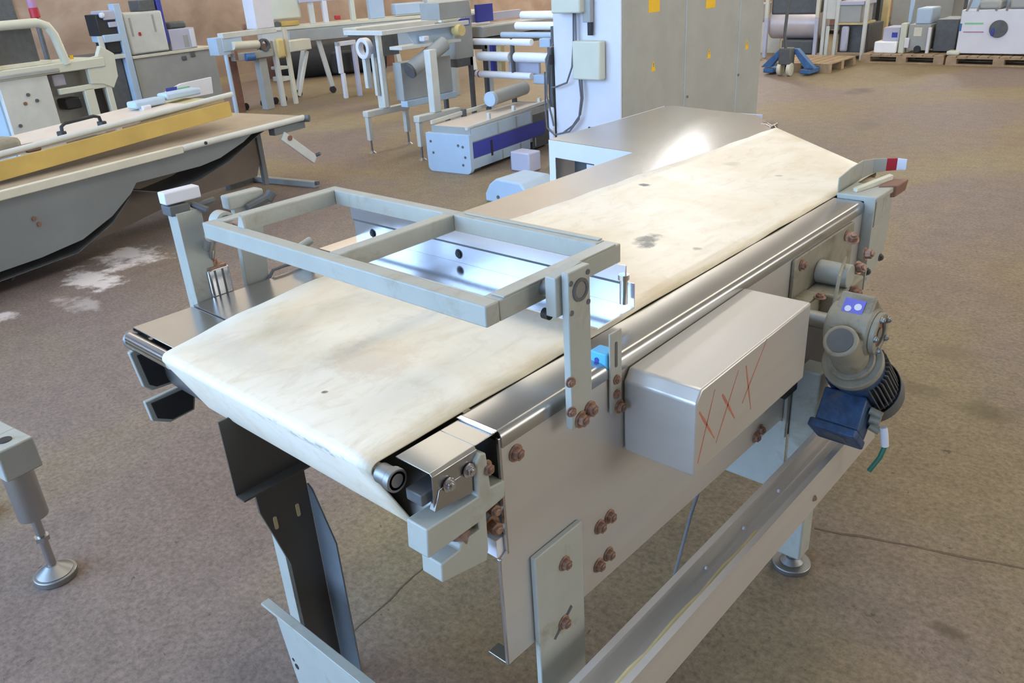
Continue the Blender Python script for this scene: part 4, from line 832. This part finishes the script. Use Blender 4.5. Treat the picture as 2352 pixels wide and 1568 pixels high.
part(LC, 'cover', 'paleblue', (-.3, -.05, 1.7, 2.2, 1.05, 1.22), bevel=.02); part(LC, 'cover', 'lgrey', (-.3, -.05, 2.25, 2.9, 1.05, 1.30), bevel=.02)
SC = thing('side_conveyor', 'narrow lilac grey conveyor with a pale blue guard panel below it', 'conveyor', (-8.74, 7.37, 0), -3)
part(SC, 'beam', 'lgrey', (-.30, 0, -.57, 1.29, .98, 1.055), bevel=.006); part(SC, 'under_beam', 'dgrey', (-.26, -.01, -.53, 1.2, .945, .978)); part(SC, 'guard_panel', 'paleblue', (-.05, -.03, -.09, .86, .715, .945), bevel=.01)
part(SC, 'leg', 'mgrey', (-.1, -.02, -.26, -.17, 0, .945), bevel=.005); part(SC, 'leg', 'mgrey', (-.1, -.02, 1.03, 1.12, 0, .945), bevel=.005)
t = thing('step_frame', 'small white tubular step frame under the long conveyor', 'frame', (-10.25, 7.55, 0), -3)
part(t, 'leg', 'white', (-.04, .02, 0, .06, .36, .80), (-.04, .02, .03, .08, 0, .36), bevel=.005); part(t, 'crossbar', 'white', (-.04, .02, 0, .34, .74, .80), bevel=.005); part(t, 'leg', 'lilac', (-.04, .02, .28, .34, .0, .74), bevel=.005); part(t, 'cable_box', 'black', (-.3, -.12, .06, .4, .35, .65), bevel=.03)
t = thing('foil_roll', 'wide dark roll of material under the long conveyor', 'roll', (-13.2, 9.3, 0), -22.8)
cylp(t, 'roll_body', 'black', (-.1, -.8, .32), (.1, 1.2, .32), .32, 32); part(t, 'board', 'brown', (-.6, -.5, -1, 1.6, 0, .62))

# back-left wall door and striped pole
dr_ = struct(MB().box(-15.5, -15.46, 3.1, 5.15, 0, 2.6).build('door_1', 'dgrey', bevel=.01)); part(dr_, 'door_stripe', 'cream', (-15.46, -15.455, 3.9, 4.0, 1.3, 2.2)); part(dr_, 'door_frame', 'paleblue', (-15.5, -15.42, 3.0, 3.12, 0, 2.6), bevel=.004)
t = thing('marker_pole', 'red and pink marker pole above the packing machine arch', 'pole', (-11.4, 4.0, 0))
cylp(t, 'pole', 'dgrey', (0, 0, 0), (0, 0, 1.45), .03, 14); cylp(t, 'red_band', 'red', (0, 0, 1.42), (0, 0, 1.53), .055, 16, .006); cylp(t, 'pink_band', 'pink', (0, 0, 1.53), (0, 0, 1.9), .05, 16, .006)

# ---- right background: pallets and machines
def pallet(x, y, w, d, label):
    t = thing('pallet', label, 'pallet', (x, y, 0), 0, 'wooden pallets in the far hall')
    n = max(4, round(w/.14))
    for i in range(n): part(t, 'board', 'wood', (i*w/n+.008, (i+1)*w/n-.008, 0, d, .108, .128), bevel=.003)
    for yy in (0, d/2-.05, d-.10):
        for xx in (0, w/2-.07, w-.14): part(t, 'block', 'wood', (xx, xx+.14, yy, yy+.10, .02, .092))
        part(t, 'runner', 'wood', (0, w, yy, yy+.10, .092, .108)); part(t, 'runner', 'wood', (0, w, yy, yy+.10, 0, .02))
    return t
pallet(-4.72, 13.2, 1.18, .95, 'wooden pallet under the small white and grey machine'); pallet(-3.50, 13.15, 1.35, 1.0, 'wooden pallet under the large white machine at the right edge')
pallet(-5.68, 11.95, .98, 1.0, 'wooden pallet beside the blue pallet truck')
t = thing('white_machine', 'large white machine with a round grey dial on a pallet at the right edge', 'machine', (-3.35, 13.3, .128))
part(t, 'body', 'white', (-.08, 1.1, 0, .7, .02, .60), bevel=.01); part(t, 'foot', 'cream2', (-.18, -.02, -.08, .1, 0, .06), (.82, .98, -.1, .1, 0, .06), bevel=.02)
g = MB(); g.cyl((.42, -.02, .35), (.42, .0, .35), .115, 32); g.build('dial', 'dgrey', t, bevel=.006); part(t, 'dial_handle', 'navy', (.34, .375, -.04, -.02, .26, .36), bevel=.008); part(t, 'side_stripe', 'blue', (-.082, -.05, -.004, 0, .32, .42)); part(t, 'printed_stripe', 'lgreen', (-.02, .22, -.004, 0, .41, .43)); part(t, 'printed_stripe', 'pink', (-.02, .24, -.004, 0, .30, .315))
part(t, 'top_gear', 'mgrey', (.12, .40, .0, .4, .60, .72), (.5, .75, .0, .4, .60, .75), bevel=.03); part(t, 'top_frame', 'paleblue', (-.1, 1.1, .3, .4, .60, .95), bevel=.01)
for x in (-.02, .12, .35, .48, .75, .92):
    g = MB(); g.bar((x, .0, .58), (x+.07, .1, .92), .025, .025); g.build('tie_rod', 'steel_dull', t)
t = thing('labelling_machine', 'small grey machine with a bright white tray on a pallet in the far hall', 'machine', (-4.2, 13.4, .128))
part(t, 'white_tray', 'rollw', (-.38, -.06, -.1, .3, 0, .17), bevel=.02); part(t, 'left_box', 'lilac', (-.30, -.06, 0, .4, .17, .36), bevel=.008); part(t, 'print_patch', 'navy', (-.17, -.09, -.005, 0, .22, .29)); part(t, 'column', 'cream2', (-.04, .04, -.05, .1, 0, .42), bevel=.01); part(t, 'right_box', 'mgrey', (.06, .36, 0, .5, .04, .40), bevel=.008); part(t, 'notice', 'cream', (.14, .25, -.006, 0, .24, .36)); part(t, 'hood', 'paleblue', (.12, .34, .05, .45, .40, .62), bevel=.02); part(t, 'side_body', 'dgrey', (.40, .70, .1, .7, .02, .46), bevel=.01); part(t, 'mast', 'paleblue', (-.03, .02, .2, .25, .4, .9), bevel=.005)  # tray takes the near-white roller paint
g = MB(); g.cyl((.22, -.02, .06), (.22, .06, .06), .05, 18); g.build('wheel', 'black', t, bevel=.004); part(t, 'front_bar', 'white', (.34, .38, -.03, .02, 0, .36), (.04, .10, -.06, -.02, .08, .22), bevel=.006)
t = thing('cylindrical_vat', 'horizontal polished vat in a frame of cream posts behind the pallet truck', 'vat', (-6.0, 13.5, 0))
g = MB(); g.cyl((-.45, .3, .52), (.42, .3, .52), .24, 36); g.build('tank', 'vatw', t, bevel=.02, seg=3); part(t, 'wrapped_top', 'dgrey', (-.42, .42, .1, .6, .66, 1.15), bevel=.04)
for x in (-.44, .42): part(t, 'upper_post', 'cream', (x-.03, x+.03, -.02, .04, .62, 1.3), bevel=.006); part(t, 'lower_post', 'lilac', (x-.03, x+.03, -.02, .04, 0, .62), bevel=.006)
part(t, 'gear_block', 'dgrey', (-.2, .35, .1, .5, .05, .28), bevel=.03); part(t, 'white_box', 'white', (-.75, -.55, .0, .4, .55, .85), (-.75, -.52, -.3, 0, .10, .18), bevel=.02); part(t, 'back_panel', 'cream', (-.9, -.5, .7, .75, 0, .6))
t = thing('rack_machine', 'grey green framed machine between the vat and the yellow pillar', 'machine', (-5.2, 13.5, 0))
part(t, 'body', 'dgrey', (-.05, .42, .1, .7, .10, .52), bevel=.01); part(t, 'tank', 'mgrey', (-.05, .30, .0, .5, .55, .80), bevel=.01); part(t, 'top', 'lilac', (-.06, .34, -.02, .5, .80, .86), bevel=.01); part(t, 'shelf', 'palew', (-.05, .36, -.02, .5, .52, .55))
for x in (-.26, -.06, .38): part(t, 'post', 'lgrey', (x-.02, x+.03, -.04, .02, 0, 1.0), bevel=.005)
part(t, 'side_plate', 'lgrey', (-.28, -.08, -.02, 0, .60, .98), (-.22, -.16, -.02, 0, .05, .5), bevel=.01); part(t, 'inner_pipe', 'lilac', (.02, .14, -.01, .05, .12, .5), bevel=.03)
t = thing('yellow_pillar', 'faded yellow steel pillar standing behind the small white and grey machine', 'pillar', (-4.92, 14.6, 0)); part(t, 'shaft', 'palew', (-.05, .05, 0, .1, .01, 3), bevel=.01); part(t, 'base_plate', 'dgrey', (-.12, .12, -.08, .18, 0, .015))
t = thing('white_curtain', 'pale plastic strip curtain hanging beside the large white machine', 'curtain', (-4.3, 17.2, 0))
for i in range(5): part(t, 'strip', 'cream' if i % 2 else 'lgrey', (i*.14, i*.14+.13, (i % 2)*.015, (i % 2)*.015+.01, .02, 3.4), bevel=.004)
t = thing('dark_storage_rack', 'dark loaded storage rack at the back of the hall', 'rack', (-7.6, 17.5, 0))
for x in (0, 1.6, 3.1): part(t, 'post', 'dgrey', (x, x+.08, 0, .08, 0, 2.6), (x, x+.08, .9, .98, 0, 2.6))
for z in (.1, 1.0, 1.9): part(t, 'shelf', 'dgrey', (0, 3.18, 0, .98, z, z+.06))
for x0, x1, z0, z1, m_ in ((.15, .9, .16, .8, 'brown'), (1.0, 1.5, .16, .7, 'dgrey'), (1.8, 2.9, .16, .85, 'mgrey'), (.2, 1.4, 1.06, 1.7, 'dgrey'), (1.75, 2.3, 1.06, 1.6, 'brown'), (2.4, 3.0, 1.06, 1.75, 'mgrey')): part(t, 'crate', m_, (x0, x1, .1, .8, z0, z1), bevel=.01)

# pallet truck
PT = thing('pallet_truck', 'blue hand pallet truck with its drawbar upright near the tall grey cabinet', 'pallet truck', (-5.18, 11.5, 0))
for s_ in (-1, 1):
    g = MB(); g.hexa([(s_*.05, .12, .36), (s_*.13, .12, .36), (s_*.40, .12, .10), (s_*.25, .12, .10)], [(s_*.05, .22, .36), (s_*.13, .22, .36), (s_*.40, .22, .10), (s_*.25, .22, .10)]); g.build('fork_shoulder', 'blue', PT, bevel=.006)
    part(PT, 'fork', 'blue', (min(s_*.20, s_*.35), max(s_*.20, s_*.35), .10, 1.25, .025, .088), bevel=.01)
    g = MB(); g.cyl((s_*.07-.025, .06, .09), (s_*.07+.025, .06, .09), .09, 24); g.build('steer_wheel', 'cream', PT, bevel=.006)
part(PT, 'pump_body', 'dgrey', (-.09, .09, .0, .16, .15, .38), bevel=.02)
g = MB(); g.path([(0, .03, .36), (-.02, .0, .55), (0, -.02, .8), (.03, -.04, 1.12)], .022, 10); g.build('drawbar', 'dgrey', PT)
g = MB(); g.path([(.03, -.04, 1.10), (-.07, -.04, 1.18), (-.06, -.04, 1.27), (.12, -.04, 1.27), (.13, -.04, 1.18), (.03, -.04, 1.10)], .013, 8); g.build('handle_loop', 'blue', PT)

# floor cracks as recessed-looking thin joints
def crack(pts_, w, nm='floor_joint'):
    g = MB(); up, lo = [], []
    for i, p in enumerate(pts_):
        a = Vector(pts_[max(0, i-1)]); c = Vector(pts_[min(len(pts_)-1, i+1)]); n = (c-a).normalized(); n = Vector((-n.y, n.x))*w*(.6+.5*math.sin(i*2.3)**2)/2
        up.append(tuple(Vector(p)+n)); lo.append(tuple(Vector(p)-n))
    for i in range(len(pts_)-1): g.prism([up[i], up[i+1], lo[i+1], lo[i]], 'z', .0002, .0012)
    return struct(g.build('trim_crack', crackm, floor, smooth=False))
crackm = paint('crack_dirt', (112, 92, 72), .8, var=.2, scale=30)
def jig(a, c, n, amp): 
    return [(a[0]+(c[0]-a[0])*i/n+random.uniform(-amp, amp), a[1]+(c[1]-a[1])*i/n+random.uniform(-amp, amp)) for i in range(n+1)]
crack(jig((-.72, 2.09), (.35, 2.45), 16, .006), .010); crack(jig((-1.50, .75), (-1.60, 1.45), 12, .005), .006)
